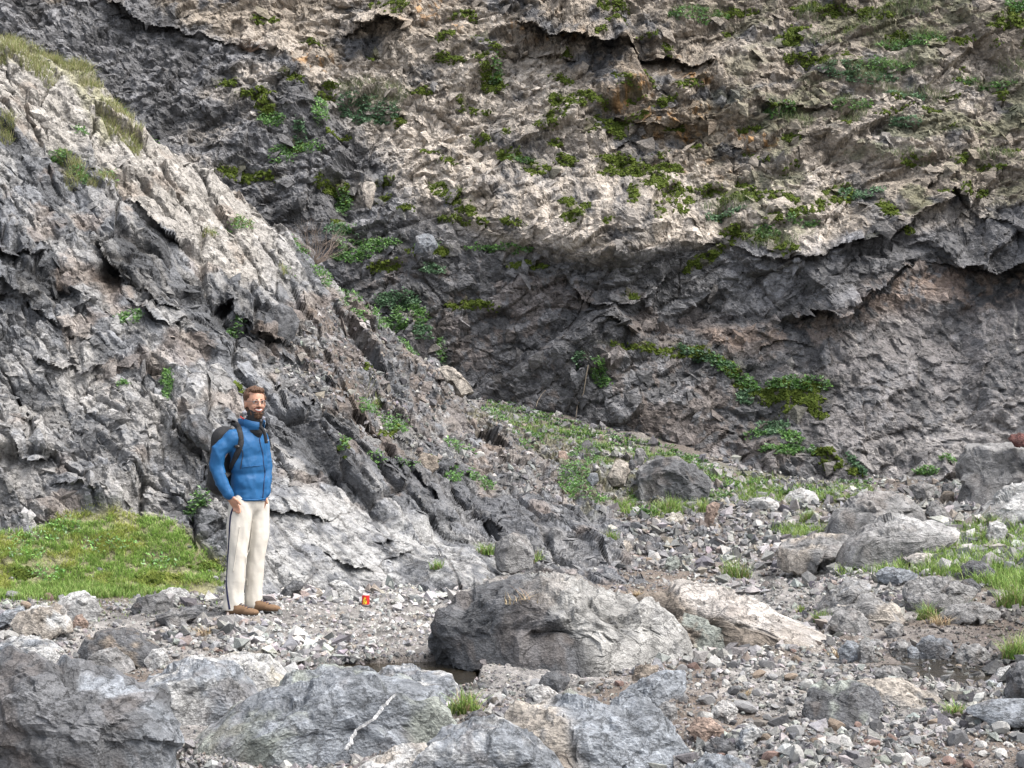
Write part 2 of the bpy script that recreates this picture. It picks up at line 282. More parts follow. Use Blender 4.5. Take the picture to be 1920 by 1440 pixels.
upgreen = up * ss(.05, .3, fbm(U * 1.6, V * 2.4, 90, 4) + .25 * (CN[..., 2] - .3)) * ss(1250, 1500, qx)
cr = mixc(cr, [.085, .095, .04], upgreen * .6)
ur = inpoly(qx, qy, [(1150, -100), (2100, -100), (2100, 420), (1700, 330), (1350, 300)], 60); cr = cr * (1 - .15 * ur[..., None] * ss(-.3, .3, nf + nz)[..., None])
cr = np.clip(cr, .012, .75)
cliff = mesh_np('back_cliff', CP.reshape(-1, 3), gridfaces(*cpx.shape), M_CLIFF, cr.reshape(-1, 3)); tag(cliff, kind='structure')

# ================================================================ left rock slope and scree
SIL = [(-900, -560), (-300, -160), (0, 45), (90, 110), (180, 140), (240, 215), (330, 285), (420, 350), (500, 405), (560, 440), (640, 545), (700, 590), (770, 650), (850, 705), (900, 755), (1000, 800), (1200, 880), (1500, 990), (1800, 1100)]
spx, spy = np.meshgrid(axis(-800, 1560, -20, 1400, 2.4, 16), axis(-700, 1180, 0, 1140, 2.4, 16))
S_PTS = [(0, 1110, 16.4), (0, 980, 17.0), (200, 980, 17.3), (400, 1090, 17.0), (550, 1100, 17.3), (750, 1090, 17.9), (950, 1085, 18.6), (0, 700, 18.4), (0, 560, 19.2), (0, 300, 20.6), (0, 60, 22.6), (200, 700, 18.9), (380, 900, 17.9), (350, 600, 20.1), (200, 400, 21.0),
         (300, 280, 23.2), (420, 360, 23.9), (560, 460, 24.5), (500, 600, 21.6), (560, 860, 19.0), (700, 930, 19.2), (700, 650, 24.4), (800, 800, 22.8), (850, 960, 19.9), (900, 780, 25.6), (1000, 900, 22.5), (1000, 830, 25.5), (1100, 1000, 20.9), (1200, 900, 25), (1200, 1060, 19.3), (1000, 1000, 19.6), (1100, 1045, 19.2), (1250, 1030, 20.6), (920, 1085, 17.9), (1500, 1000, 24.0), (1500, 1090, 20.6),
         (-600, 1100, 14), (-600, 500, 17), (-600, 0, 20), (-600, -500, 25)]
sdp = rbf(S_PTS, spx, spy)
SP = unproj(spx, spy, sdp); U, V = SP[..., 0] + .15 * SP[..., 1], SP[..., 2] + .3 * SP[..., 1]
wx = fbm(U * .7, V * .7, 13, 3); wy = fbm(U * .7 + 9, V * .7 + 4, 15, 3)
u = U + .22 * wx; v = V + .22 * wy
qx = spx + 30 * wx + 16 * fbm(U * 3, V * 3, 18, 3); qy = spy + 30 * wy + 16 * fbm(U * 3 + 5, V * 3, 19, 3)
f1, e1, i1 = facet(u, v, 1.25, 201, -52, 1.7, .5, .12)
f2, e2, i2 = facet(u, v, .5, 202, -58, 2.0, .8, .2)
f3, e3, i3 = facet(u, v, .22, 203, -48, 2.0, 1.1, .42)
f4, e4, i4 = facet(u, v, .095, 204, -60, 2.2, 1.3, .6)
f5, e5, i5 = facet(u, v, .045, 205, -40, 2.0, 1.3, .7)
SIL_A = np.array(SIL, float); sdist = np.interp(spx, SIL_A[:, 0], SIL_A[:, 1]) - spy      # >0: beyond (above) the ridge line
slab = inpoly(spx, spy, [(480, 860), (560, 890), (700, 950), (850, 990), (1000, 1075), (900, 1110), (480, 1110)], 14)
scree = inpoly(qx, qy, [(640, 560), (760, 640), (900, 755), (1250, 900), (1250, 1100), (1100, 980), (980, 930), (900, 870), (800, 830), (700, 760), (560, 700), (480, 650)], 22)
cal = 1 - .82 * slab
disp = .8 * f1 + cal * (1.05 * f2 + .65 * f3) + (.7 - .45 * slab) * f4 + (.55 - .3 * slab) * f5 + .08 * wx + .06 * fbm(u * 5, v * 5, 33, 4)
disp -= cal * (.10 * (1 - ss(0, .12, e2)) * (i2 > .35) + .04 * (1 - ss(0, .2, e3)) * (i3 > .3))
disp = disp + scree * (.10 * fbm(u * 9, v * 9, 36, 3))
SL = [([(-60, 500), (40, 545), (100, 590), (145, 605), (185, 560)], .45, 70), ([(190, 440), (230, 500), (300, 560), (340, 580)], .3, 60), ([(440, 590), (490, 625), (540, 640), (562, 610)], .55, 60), ([(230, 545), (300, 600), (345, 600)], .25, 50),
      ([(400, 575), (440, 560)], .3, 22), ([(330, 780), (370, 815), (398, 832)], .5, 60), ([(470, 935), (530, 945), (600, 950), (625, 965)], .35, 40), ([(560, 760), (640, 775), (720, 800), (780, 830)], .3, 50), ([(500, 700), (560, 740), (640, 745)], .3, 40),
      ([(680, 840), (760, 870), (850, 945), (940, 985)], .3, 40), ([(70, 660), (120, 690), (180, 670)], .25, 40), ([(20, 800), (60, 850), (90, 850)], .3, 50), ([(100, 900), (180, 930)], .15, 30), ([(620, 1045), (700, 1065), (770, 1045)], .25, 40), ([(0, 455), (50, 465), (90, 480)], .35, 40), ([(130, 620), (180, 640)], .2, 25),
      ([(260, 385), (320, 440), (340, 450)], .3, 40), ([(840, 715), (880, 740)], .3, 18), ([(700, 1000), (760, 1015), (800, 1010)], .15, 25)]
over = 0
kb = (1 - .5 * slab) * .2 + 1.1 * np.clip(facet(u, v, .3, 211, -50, 1.6, 0, 1., .12)[0] / .3 + .5, 0, 1)
kc = facet(u, v, .16, 212, -50, 1.6, 0, 1., .12)[0] / .16
for l, a, L in SL: over = over + ledge(qx * .5 + spx * .5 + 14 * kc, qy * .35 + spy * .65 + 18 * kc, l, a, L, 18) * kb * .8
bank = inpoly(spx + 20 * wx, spy + 16 * wy, [(-200, 1000), (60, 990), (130, 965), (240, 955), (330, 975), (415, 1060), (420, 1130), (-200, 1140)], 12)
disp = disp * (1 - .9 * bank) + bank * .06 * fbm(u * 3, v * 3, 38, 3); over = over * (1 - bank)
over += .35 * ell(spx, spy, (520, 590, 50, 40, 30), .5) + .3 * ell(spx, spy, (360, 770, 40, 50), .5) + .25 * ell(spx, spy, (640, 760, 90, 40, 25), .5)
over += .3 * ell(spx, spy, (870, 700, 60, 9, 35), .4)
over -= .5 * ell(spx, spy, (422, 572, 18, 12), .4) + .4 * ell(spx, spy, (205, 520, 20, 30), .5)
SP = SP + disp[..., None] * np.array([.25, -.72, .62]) + over[..., None] * np.array([0.05, -1, -.15])
roll = ss(-40, 0, sdist) * .25 + .0012 * np.clip(sdist, 0, None) ** 1.6
SP[..., 1] += roll * 1.0; SP[..., 2] -= np.clip(sdist, 0, None) * .010
SN = gridnormals(SP)
nz = fbm(U * 2, V * 2, 60, 5, .6); nf = fbm(U * 11, V * 11, 64, 4, .65)
st = fbm(U * 5 + V * 4.2, (V - U) * 1.2, 66, 4, .6)
sr = np.zeros(SP.shape) + np.array([.142, .147, .157])
sr = sr * (.62 + .7 * i3[..., None]) * (.75 + .45 * i4[..., None]) * (1 + .5 * nz[..., None]) 
sr = mixc(sr, [.33, .32, .305], .55 * ss(.0, .35, st + .4 * nz))
lite = inpoly(qx, qy, [(-100, 620), (150, 640), (330, 760), (400, 930), (250, 960), (-100, 1000)], 60)
sr = mixc(sr, [.30, .285, .265], lite * .4 * ss(-.5, .3, nf + nz))
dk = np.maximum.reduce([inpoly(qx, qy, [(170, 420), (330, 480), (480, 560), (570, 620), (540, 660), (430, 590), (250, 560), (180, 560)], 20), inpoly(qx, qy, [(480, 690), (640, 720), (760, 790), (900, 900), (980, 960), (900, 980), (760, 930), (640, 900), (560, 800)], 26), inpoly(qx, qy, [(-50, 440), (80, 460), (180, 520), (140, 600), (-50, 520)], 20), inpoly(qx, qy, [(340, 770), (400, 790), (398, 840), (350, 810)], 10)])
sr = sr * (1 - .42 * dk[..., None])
sr = mixc(sr, [.33, .33, .325], slab * .75 * ss(-.5, .3, nf + st))
toe = inpoly(qx, qy, [(560, 790), (700, 840), (900, 920), (1060, 950), (1260, 1000), (1260, 1100), (1000, 1100), (940, 1010), (820, 950), (640, 900)], 16); scree = scree * (1 - toe); sr = mixc(sr, np.array([.115, .118, .128]), toe * .5)
sr = mixc(sr, [.13, .105, .088], scree * ss(-.2, .25, nz + nf) * .65)
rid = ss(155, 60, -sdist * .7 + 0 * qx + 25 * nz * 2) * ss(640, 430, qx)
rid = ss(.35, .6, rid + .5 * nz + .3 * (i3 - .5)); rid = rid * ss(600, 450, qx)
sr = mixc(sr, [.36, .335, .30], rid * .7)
rust = ss(.2, .4, fbm(U * 2.4, V * 2.4, 95, 4)) ; sr = mixc(sr, [.22, .15, .10], rust * (1 - slab) * .3)
crack = np.maximum((1 - ss(0, .07, e2)) * (i2 > .4), (1 - ss(0, .09, e3)) * (i3 > .5)); sr = mixc(sr, [.05, .042, .035], crack * .5)
bank = inpoly(spx + 30 * nz, spy + 20 * nz, [(-200, 1000), (60, 990), (130, 965), (240, 955), (330, 975), (415, 1060), (420, 1130), (-200, 1140)], 12)
sr = mixc(sr, [.17, .165, .075], bank * .85)
gs = inpoly(spx + 30 * nz, spy + 20 * nz, [(890, 755), (1000, 790), (1130, 830), (1250, 880), (1250, 960), (1100, 960), (1050, 890), (960, 830), (880, 790)], 14)
sr = mixc(sr, [.10, .10, .05], gs * .7 * ss(-.3, .1, nf))
rg = inpoly(spx, spy, [(-10, -10), (60, 60), (190, 150), (260, 260), (200, 260), (120, 150), (0, 100)], 14) * ss(-.3, .15, nz + nf)
sr = mixc(sr, [.24, .235, .12], rg * .6)
sr = np.clip(sr, .012, .75)
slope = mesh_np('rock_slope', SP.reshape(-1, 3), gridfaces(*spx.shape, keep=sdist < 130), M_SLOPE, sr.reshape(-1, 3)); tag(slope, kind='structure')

# ================================================================ stream-bed ground (height over x, y), fan-shaped grid
gu = axis(-900, 2900, -20, 1960, 3.6, 20)                       # columns by bearing
gd = np.r_[np.arange(3., 8., .06), 1 / np.linspace(1 / 8., 1 / 31., 330)]
gpx, gdd = np.meshgrid(gu, gd)
gx = (gpx - CX) / F * gdd; gy = gdd.copy()
def zat(px, py, d): return ((px - CX) / F * d * 100, d * 100, CZ - (py - HY) / F * d)
G_PTS = [zat(*p) for p in [(0, 1440, 8.4), (500, 1440, 8.4), (960, 1440, 8.3), (1400, 1440, 8.2), (1900, 1440, 8.0), (200, 1330, 10), (700, 1300, 10.9), (700, 1250, 11.7), (1000, 1285, 10.8), (1300, 1290, 10.5), (1500, 1300, 10.3), (1650, 1320, 9.9), (1900, 1330, 9.6), (1850, 1290, 10.7), (1750, 1245, 11.9), (1900, 1240, 11.8), (1600, 1230, 12.2),
         (300, 1200, 13.2), (600, 1180, 14), (0, 1200, 13), (465, 1150, 15), (0, 1120, 15.7), (700, 1120, 16.2), (900, 1100, 17.4), (1250, 1100, 17), (1400, 1060, 19), (1500, 1090, 17.5), (1650, 1150, 14.3), (1850, 1160, 13.8), (1500, 1190, 13.6), (1700, 1050, 16.8), (1900, 1050, 16.2), (1900, 980, 18.5), (1700, 970, 19.5), (1500, 1010, 20.5), (1300, 1000, 21.5),
         (1200, 940, 23.5), (1400, 940, 23.5), (1600, 930, 23.8), (1850, 920, 23), (1200, 880, 25.5), (1500, 910, 25.5), (1000, 800, 27), (1100, 1060, 19.5), (0, 1100, 17), (400, 1110, 17)]]
G_PTS += [(-700, 1500, .1), (-900, 2000, .5), (900, 1500, .6), (900, 2200, 1.1), (-300, 400, -.35), (300, 400, -.35), (0, 600, -.3), (-250, 700, -.25), (250, 700, -.25)]
gz = rbf(G_PTS, gx * 100, gy * 100)
def pool_mask(x, y, poly, soft): return inpoly(x, y, [tuple(unproj(a, b, (CZ + .02) * F / (b - HY))[:2]) for a, b in poly], soft)
wx = fbm(gx * 1.5, gy * 1.5, 23, 4)
f3, e3, i3 = facet(gx, gy, .30, 303, 20, 1.4, .35, .12); f4, e4, i4 = facet(gx, gy, .11, 304, 70, 1.3, .5, .3); f5, e5, i5 = facet(gx, gy, .045, 305, 10, 1.2, .7, .55)
gz = gz + .10 * wx + .5 * f3 + .35 * f4 + .15 * f5 + .008 * fbm(gx * 20, gy * 20, 88, 3)
POOL = [(560, 1262), (640, 1250), (700, 1240), (790, 1232), (860, 1228), (900, 1240), (890, 1275), (800, 1280), (700, 1275), (620, 1270)]
STREAM = [(1590, 1240), (1700, 1232), (1800, 1236), (1880, 1242), (1990, 1240), (1990, 1300), (1900, 1285), (1800, 1275), (1740, 1262), (1640, 1246)]
def img_of(): return gpx, HY + F * (CZ - gz) / gdd
ipx, ipy = img_of()
pm1 = inpoly(ipx, ipy, POOL, 8); pm2 = inpoly(ipx, ipy, STREAM, 8)
near_water = np.maximum(inpoly(ipx, ipy, POOL, 26), inpoly(ipx, ipy, STREAM, 26))
GROUNDZ0 = gz.copy()
ZP = float(np.median(gz[pm1 > .6])); ZS = float(np.median(gz[pm2 > .6]))
gz = gz + pm1 * (ZP - .09 - gz) * .95 + pm2 * (ZS - .025 - gz) * .7
GP = np.stack([gx, gy, gz], -1); GN = gridnormals(GP); GN = np.where(GN[..., 2:] < 0, -GN, GN)
nz = fbm(gx * 2, gy * 2, 80, 4); nf = fbm(gx * 12, gy * 12, 84, 4, .65)
gr = np.zeros(GP.shape) + np.array([.215, .205, .195]); gr = gr * (.6 + .8 * i5[..., None]) * (.8 + .4 * i4[..., None]) * (1 + .5 * nz[..., None])
gr = mixc(gr, [.13, .098, .075], ss(-.05, .2, fbm(gx * 1.1 + 7, gy * .8, 99, 4)) * .75 * (1 - .9 * inpoly(ipx, ipy, [(300, 1085), (900, 1080), (850, 1245), (250, 1240)], 30)))
damp = inpoly(ipx, ipy, [(1560, 1200), (1700, 1180), (1990, 1150), (1990, 1260), (1600, 1260)], 30)
gr = mixc(gr, [.09, .07, .058], np.maximum(near_water * .8, damp * .75))
tal = inpoly(ipx, ipy, [(880, 700), (1990, 780), (1990, 1000), (1500, 1050), (1100, 1070), (1000, 900)], 20); gr = mixc(gr, [.12, .105, .092], tal * .7)
gg = np.maximum.reduce([inpoly(ipx + 20 * nz, ipy + 10 * nz, p, 8) for p in ([(-60, 980), (400, 980), (425, 1100), (330, 1115), (120, 1122), (-60, 1135)], [(1560, 1080), (1600, 1050), (1720, 1010), (1800, 990), (1990, 960), (1990, 1120), (1850, 1100), (1700, 1075), (1600, 1090)], [(1060, 880), (1200, 850), (1650, 920), (1640, 945), (1400, 950), (1200, 970), (1100, 960)])])
gr = mixc(gr, [.10, .115, .045], gg * .8 * ss(-.5, 0, nf))
gr = np.clip(gr, .012, .7)
ground = mesh_np('ground', GP.reshape(-1, 3), gridfaces(*gpx.shape), M_GROUND, gr.reshape(-1, 3)); tag(ground, kind='structure')
vf = mesh_np('valley_floor', [(-150, -150, -.9), (150, -150, -.9), (150, 150, -.9), (-150, 150, -.9)], [(0, 1, 2, 3)], M_GROUND, np.full((4, 3), .2)); tag(vf, kind='structure')

# look-ups on the finished surfaces
def gi(px, d): return np.clip(np.searchsorted(gd, d), 0, len(gd) - 1), np.clip(np.searchsorted(gu, px), 0, len(gu) - 1)
GPY = HY + F * (CZ - GP[..., 2]) / GP[..., 1]
def ground_at_pix(px, py):
    """nearest ground point seen at a photo pixel"""
    j = int(np.clip(np.searchsorted(gu, px), 0, len(gu) - 1)); c = GPY[:, j]
    k = np.nonzero((c <= py) & (gd > 4))[0]; k = k[0] if len(k) else len(gd) - 1
    return GP[k, j], GN[k, j]
def ground_z(x, y):
    px = CX + F * x / np.maximum(y, .5); i, j = gi(px, y); return GP[i, j, 2]
def lookup(P, N, ax, ay, px, py):
    j = np.clip(np.searchsorted(ax, px), 0, len(ax) - 1); i = np.clip(np.searchsorted(ay, py), 0, len(ay) - 1); return P[i, j], N[i, j]
CAX, CAY = cpx[0], cpy[:, 0]; SAX, SAY = spx[0], spy[:, 0]
def front(N): return np.where(N[..., 1:2] > 0, -N, N)
def cliff_at(px, py): p, n = lookup(CP, CN, CAX, CAY, px, py); return p, front(n)
def slope_at(px, py): p, n = lookup(SP, SN, SAX, SAY, px, py); return p, front(n)
# ================================================================ boulders: outline traced at their own distance, full depth, fractured faces
def ico(n):
    bm = bmesh.new(); bmesh.ops.create_icosphere(bm, subdivisions=n, radius=1)
    V = np.array([v.co[:] for v in bm.verts]); Fc = np.array([[v.index for v in f.verts] for f in bm.faces]); bm.free(); return V, Fc
ICO = {n: ico(n) for n in (1, 2, 3, 4, 5, 6)}
def facet3(P, cell, seed, tilt=1., off=.5, bev=.10):
    """3-D version of facet(): every cell of space cuts the rock with its own plane"""
    p = P / cell; ib = np.floor(p); n = len(P); F1 = np.full(n, 9.); F2 = np.full(n, 9.); H1 = np.zeros(n); H2 = np.zeros(n); I1 = np.zeros(n)
    for dx in (-1, 0, 1):
        for dy in (-1, 0, 1):
            for dz in (-1, 0, 1):
                c = ib + (dx, dy, dz); k = c[:, 2] * 57 + seed; A, Bb = c[:, 0] + k * 3, c[:, 1] + k
                f = c + .5 + .85 * (np.stack([h01(A, Bb, seed + s) for s in (1, 2, 3)], -1) - .5); i = h01(A, Bb, seed + 11)
                d = np.linalg.norm(f - p, axis=1); h = off * (i - .5) + tilt * sum((h01(A, Bb, seed + 12 + s) - .5) * (p - f)[:, s] for s in range(3))
                m = d < F1; m2 = ~m & (d < F2)
                F2 = np.where(m, F1, np.where(m2, d, F2)); H2 = np.where(m, H1, np.where(m2, h, H2)); F1 = np.where(m, d, F1); H1 = np.where(m, h, H1); I1 = np.where(m, i, I1)
    t = .5 * (1 - np.clip((F2 - F1) / bev, 0, 1)); return cell * (H1 * (1 - t) + H2 * t), I1
def n3(P, s, seed): return (fbm(P[:, 0] * s + P[:, 2] * s * .7, P[:, 1] * s - P[:, 2] * s * .4, seed, 4) + fbm(P[:, 2] * s + 3, P[:, 0] * s - P[:, 1] * s * .5, seed + 3, 4))
def outline_r(poly, c, th):
    P = np.array(poly, float) - c; Q = np.roll(P, -1, 0); r = np.zeros(len(th)); dx = np.cos(th); dy = np.sin(th)
    for (x0, y0), (x1, y1) in zip(P, Q):
        ex, ey = x1 - x0, y1 - y0; den = dx * ey - dy * ex; den = np.where(abs(den) < 1e-9, 1e-9, den)
        t = (x0 * ey - y0 * ex) / den; s = (x0 * dy - y0 * dx) / den
        r = np.where((t > 0) & (s >= -1e-6) & (s <= 1 + 1e-6), np.maximum(r, t), r)
    return np.maximum(r, 1.)
TONES = dict(ctan=[.235, .232, .222], blue=[.165, .178, .195], grey=[.18, .178, .176], dark=[.085, .087, .092], pale=[.33, .33, .325], cream=[.35, .33, .285], tan=[.27, .245, .215], brown=[.17, .145, .12], red=[.10, .04, .035], green=[.20, .215, .195], rust=[.22, .165, .135], pink=[.37, .345, .32])
def boulder(poly, tone, label, seed, d=None, depth=.8, tone2=None, split=None, n=None, sink=.18, group=None, cat='boulder', name='boulder', flat=0., rough=1., box=.68):
    poly = [(a, b) for a, b in poly]; P = np.array(poly, float); c = (P.min(0) + P.max(0)) / 2; base = P[:, 1].max()
    if d is None: g, _ = ground_at_pix(c[0], base - .02 * (base - P[:, 1].min())); d = g[1]
    m = d / F; w = (P[:, 0].max() - P[:, 0].min()) * m; h = (base - P[:, 1].min()) * m
    pxw = w / m
    if n is None: n = 6 if pxw > 330 else 5 if pxw > 110 else 4 if pxw > 30 else 3
    V, Fc = ICO[n]; r0 = random.Random(seed)
    V = V.copy(); sgn = np.sign(V); Vn = V
    # top leans back: the rock keeps its outline but its depth follows a faceted body
    th = np.arctan2(-V[:, 2], V[:, 0]); rr = outline_r(poly, c, th); rho = np.hypot(V[:, 0], V[:, 2])
    prof = rho ** box                                          # fuller, blockier than an ellipsoid
    X = np.cos(th) * rr * prof * m; Z = -np.sin(th) * rr * prof * m
    dep = depth * min(w, 3.0 * h) * .5
    Y = np.sign(V[:, 1]) * np.abs(V[:, 1]) ** .8 * dep
    Y = Y + Z * (.35 + .3 * r0.random()) * min(1., dep / max(h, .01))
    Q = np.stack([X, Y, Z], -1)
    sc = np.array([w, 2 * dep, h]) / 2
    for k in range(13):                                        # flat broken faces
        a = r0.uniform(-2.6, -.5); e = r0.uniform(-.1, 1.35); nn = np.array([math.cos(a) * math.cos(e), math.sin(a) * math.cos(e), math.sin(e)]); nn /= np.linalg.norm(nn)
        sup = (Q @ nn).max(); cut = sup * r0.uniform(.62, .86); o = Q @ nn - cut; sel = o > 0
        Q[sel] -= (o[sel] * .92)[:, None] * nn * np.array([.25, 1, .35])
    S = Q + seed * 7.3; size = min(w, h * 1.6)
    nrm = Q / (sc ** 2 + 1e-6); nrm /= np.linalg.norm(nrm, axis=1, keepdims=True) + 1e-9
    g1, j1 = facet3(S, size * .34, seed, .9, .25); g2, j2 = facet3(S + 5, size * .13, seed + 3, 1.1, .4); g3, j3 = facet3(S * [1, 1, 1.6] + 9, size * .055, seed + 5, 1.2, .5)
    dq = (rough * (.55 * g1 + .42 * g2 + .4 * g3) + size * .012 * n3(S, 3 / size, seed)); Q = Q + nrm * (dq - np.quantile(dq, .72))[:, None]
    low = ss(-.15 * h, -.5 * h, Q[:, 2]); Q[:, 2] -= low * h * sink
    col = np.array(TONES[tone]); C = np.ones((len(Q), 3)) * col
    N3 = n3(S, 2.2 / max(size, .15), seed + 9)
    if tone2:
        t = ss(-.15, .15, N3 + .5 * (j1 - .5)) if split is None else ss(-.08, .08, (X / w) * split[0] + (Z / h) * split[1] + split[2] + .12 * N3)
        C = mixc(C, TONES[tone2], t)
    C = C * (.8 + .4 * j1[:, None]) * (.8 + .4 * j2[:, None]) * (.85 + .3 * facet3(S * [1, 1, 1.6] + 9, size * .055, seed + 5)[1][:, None]) * (1 + .3 * n3(S, 7 / max(size, .15), seed + 4)[:, None])
    C = mixc(C, [.2, .14, .1], ss(.25, .5, n3(S, 4 / max(size, .2), seed + 14)) * .15)
    C = mixc(C, np.minimum(col * 1.5, .5), ss(.3, .5, n3(S, 9 / max(size, .2), seed + 24)) * .35)
    ctr = unproj(c[0], c[1], d)
    o = mesh_np(name, Q, Fc, M_BOULDER, np.clip(C, .01, .7)); o.location = ctr; tag(o, label, cat, group); o['_w'] = w
    del o['_w']
    return o, Q + ctr
B = {}
def bd(key, *a, **k): B[key] = boulder(*a, **k)
# nearest row
bd('corner', [(-60, 1260), (0, 1218), (60, 1238), (110, 1248), (180, 1262), (240, 1288), (296, 1318), (306, 1345), (340, 1392), (336, 1440), (300, 1490), (-60, 1490)], 'dark', 'large dark blue-grey fractured outcrop in the bottom left corner', 11, d=8.2, tone2='blue', depth=.9, n=6, rough=1.1)
bd('pale_l', [(252, 1292), (298, 1256), (368, 1236), (420, 1242), (468, 1288), (492, 1318), (400, 1338), (290, 1330)], 'pale', 'low pale grey-white slab between the dark corner outcrop and the veined boulder', 12, tone2='blue', depth=1.3)
bd('cream_l', [(365, 1258), (430, 1226), (500, 1234), (530, 1268), (560, 1284), (512, 1302), (450, 1300), (400, 1285)], 'cream', 'smooth cream-topped rock at the left end of the pool', 13, tone2='pale', depth=1.2)
bd('vein', [(340, 1420), (380, 1375), (440, 1328), (520, 1290), (560, 1272), (610, 1262), (680, 1264), (725, 1282), (770, 1288), (806, 1305), (848, 1352), (866, 1372), (810, 1405), (700, 1436), (560, 1440), (400, 1440)], 'blue', 'broad blue-grey boulder crossed by a white quartz vein, in front of the pool', 14, d=8.75, tone2='green', depth=.9, rough=.8)
bd('behindvein', [(688, 1278), (720, 1255), (768, 1253), (800, 1266), (846, 1264), (862, 1296), (850, 1318), (780, 1318), (720, 1300)], 'pale', 'light blue-grey rock at the pool edge behind the veined boulder', 15, tone2='blue', depth=1)
bd('front_pale', [(770, 1435), (800, 1400), (846, 1372), (888, 1362), (935, 1358), (985, 1382), (1042, 1420), (1080, 1470), (900, 1500), (760, 1490)], 'pale', 'pale whitish smooth slab at the bottom edge, right of the veined boulder', 16, d=8.0, tone2='blue', depth=1.1)
bd('front_mid', [(660, 1450), (700, 1428), (745, 1404), (790, 1396), (838, 1432), (850, 1480), (680, 1490)], 'tan', 'tan-grey rock touching the bottom edge below the quartz vein', 17, d=8.0, tone2='pale')
bd('fore', [(948, 1362), (975, 1332), (1050, 1322), (1118, 1322), (1170, 1342), (1215, 1325), (1240, 1336), (1283, 1382), (1304, 1425), (1290, 1480), (1120, 1490), (1020, 1450), (965, 1400)], 'blue', 'chunky foreground boulder with brown left face and blue-grey top', 18, d=8.35, tone2='tan', split=(-1, -.1, -.18), depth=.9)
bd('tilt', [(1138, 1330), (1180, 1290), (1240, 1262), (1292, 1260), (1294, 1284), (1266, 1308), (1200, 1330), (1160, 1340)], 'blue', 'tilted grey slab rising to the right behind the chunky foreground boulder', 19, depth=.8)
bd('bottomr', [(1280, 1450), (1325, 1420), (1385, 1424), (1425, 1450), (1440, 1480), (1290, 1490)], 'blue', 'blue-grey rock cut by the bottom edge, right of the chunky foreground boulder', 20, d=8.0)
# centre
bd('central', [(818, 1160), (850, 1124), (895, 1096), (945, 1084), (1000, 1086), (1060, 1082), (1105, 1086), (1145, 1099), (1200, 1115), (1245, 1152), (1292, 1182), (1308, 1232), (1255, 1240), (1130, 1254), (1060, 1260), (960, 1262), (900, 1256), (850, 1252), (826, 1215)], 'dark', 'largest boulder in the stream bed, dark on the left with a tan broken face', 30, tone2='ctan', split=(1., .25, .02), depth=.8, sink=.05, rough=1.25, d=12.0)
bd('central_r', [(1245, 1168), (1285, 1158), (1330, 1160), (1358, 1182), (1374, 1206), (1356, 1226), (1310, 1234), (1262, 1226)], 'brown', 'rounded brown-grey boulder leaning on the right end of the largest boulder', 31, tone2='green', d=12.7)
bd('longslab', [(1180, 1140), (1255, 1110), (1272, 1093), (1330, 1097), (1392, 1115), (1450, 1148), (1540, 1188), (1562, 1208), (1560, 1240), (1480, 1235), (1400, 1225), (1310, 1215), (1200, 1200)], 'brown', 'long slab with a smooth pinkish-white top sloping down to the right', 32, tone2='pink', split=(.75, 1.0, -.16), depth=.9, rough=.9, d=13.1, box=.45)
bd('oval', [(1008, 1282), (1022, 1262), (1042, 1255), (1062, 1260), (1070, 1276), (1052, 1296), (1018, 1294)], 'dark', 'dark oval stone in front of the largest boulder', 33, rough=.5)
bd('pebA', [(982, 1295), (1002, 1284), (1030, 1288), (1050, 1308), (1048, 1322), (1005, 1322)], 'pale', 'pale grey lump just below the dark oval stone', 34)
bd('pebB', [(1052, 1300), (1068, 1289), (1084, 1300), (1088, 1320), (1060, 1326)], 'green', 'small greenish rounded stone right of the pale grey lump', 35)
bd('drk', [(870, 1348), (884, 1336), (905, 1330), (918, 1350), (900, 1364), (878, 1362)], 'dark', 'dark angular stone beside the green tuft near the bottom', 36)
bd('capst', [(1184, 1272), (1190, 1250), (1215, 1246), (1238, 1247), (1232, 1264), (1200, 1280)], 'brown', 'small brown flat-topped stone between the largest boulder and the tilted slab', 37)
bd('redst', [(1286, 1366), (1308, 1346), (1338, 1350), (1362, 1370), (1336, 1386), (1304, 1384)], 'rust', 'reddish-brown stone to the right of the chunky foreground boulder', 38)
bd('blk', [(1234, 1326), (1250, 1314), (1268, 1318), (1272, 1350), (1238, 1350)], 'grey', 'square dark grey block behind the reddish-brown stone', 39)
bd('tri', [(1332, 1334), (1354, 1310), (1376, 1316), (1388, 1332), (1366, 1354), (1345, 1350)], 'grey', 'grey wedge-shaped stone above the reddish-brown stone', 40, tone2='pale')
bd('str1', [(1378, 1395), (1392, 1366), (1410, 1352), (1428, 1372), (1404, 1406)], 'pale', 'upright streaked pale stone near the bottom right of centre', 41, tone2='blue')
bd('dk2', [(1318, 1404), (1345, 1384), (1378, 1392), (1384, 1418), (1324, 1422)], 'dark', 'dark lump under the reddish-brown stone', 42)
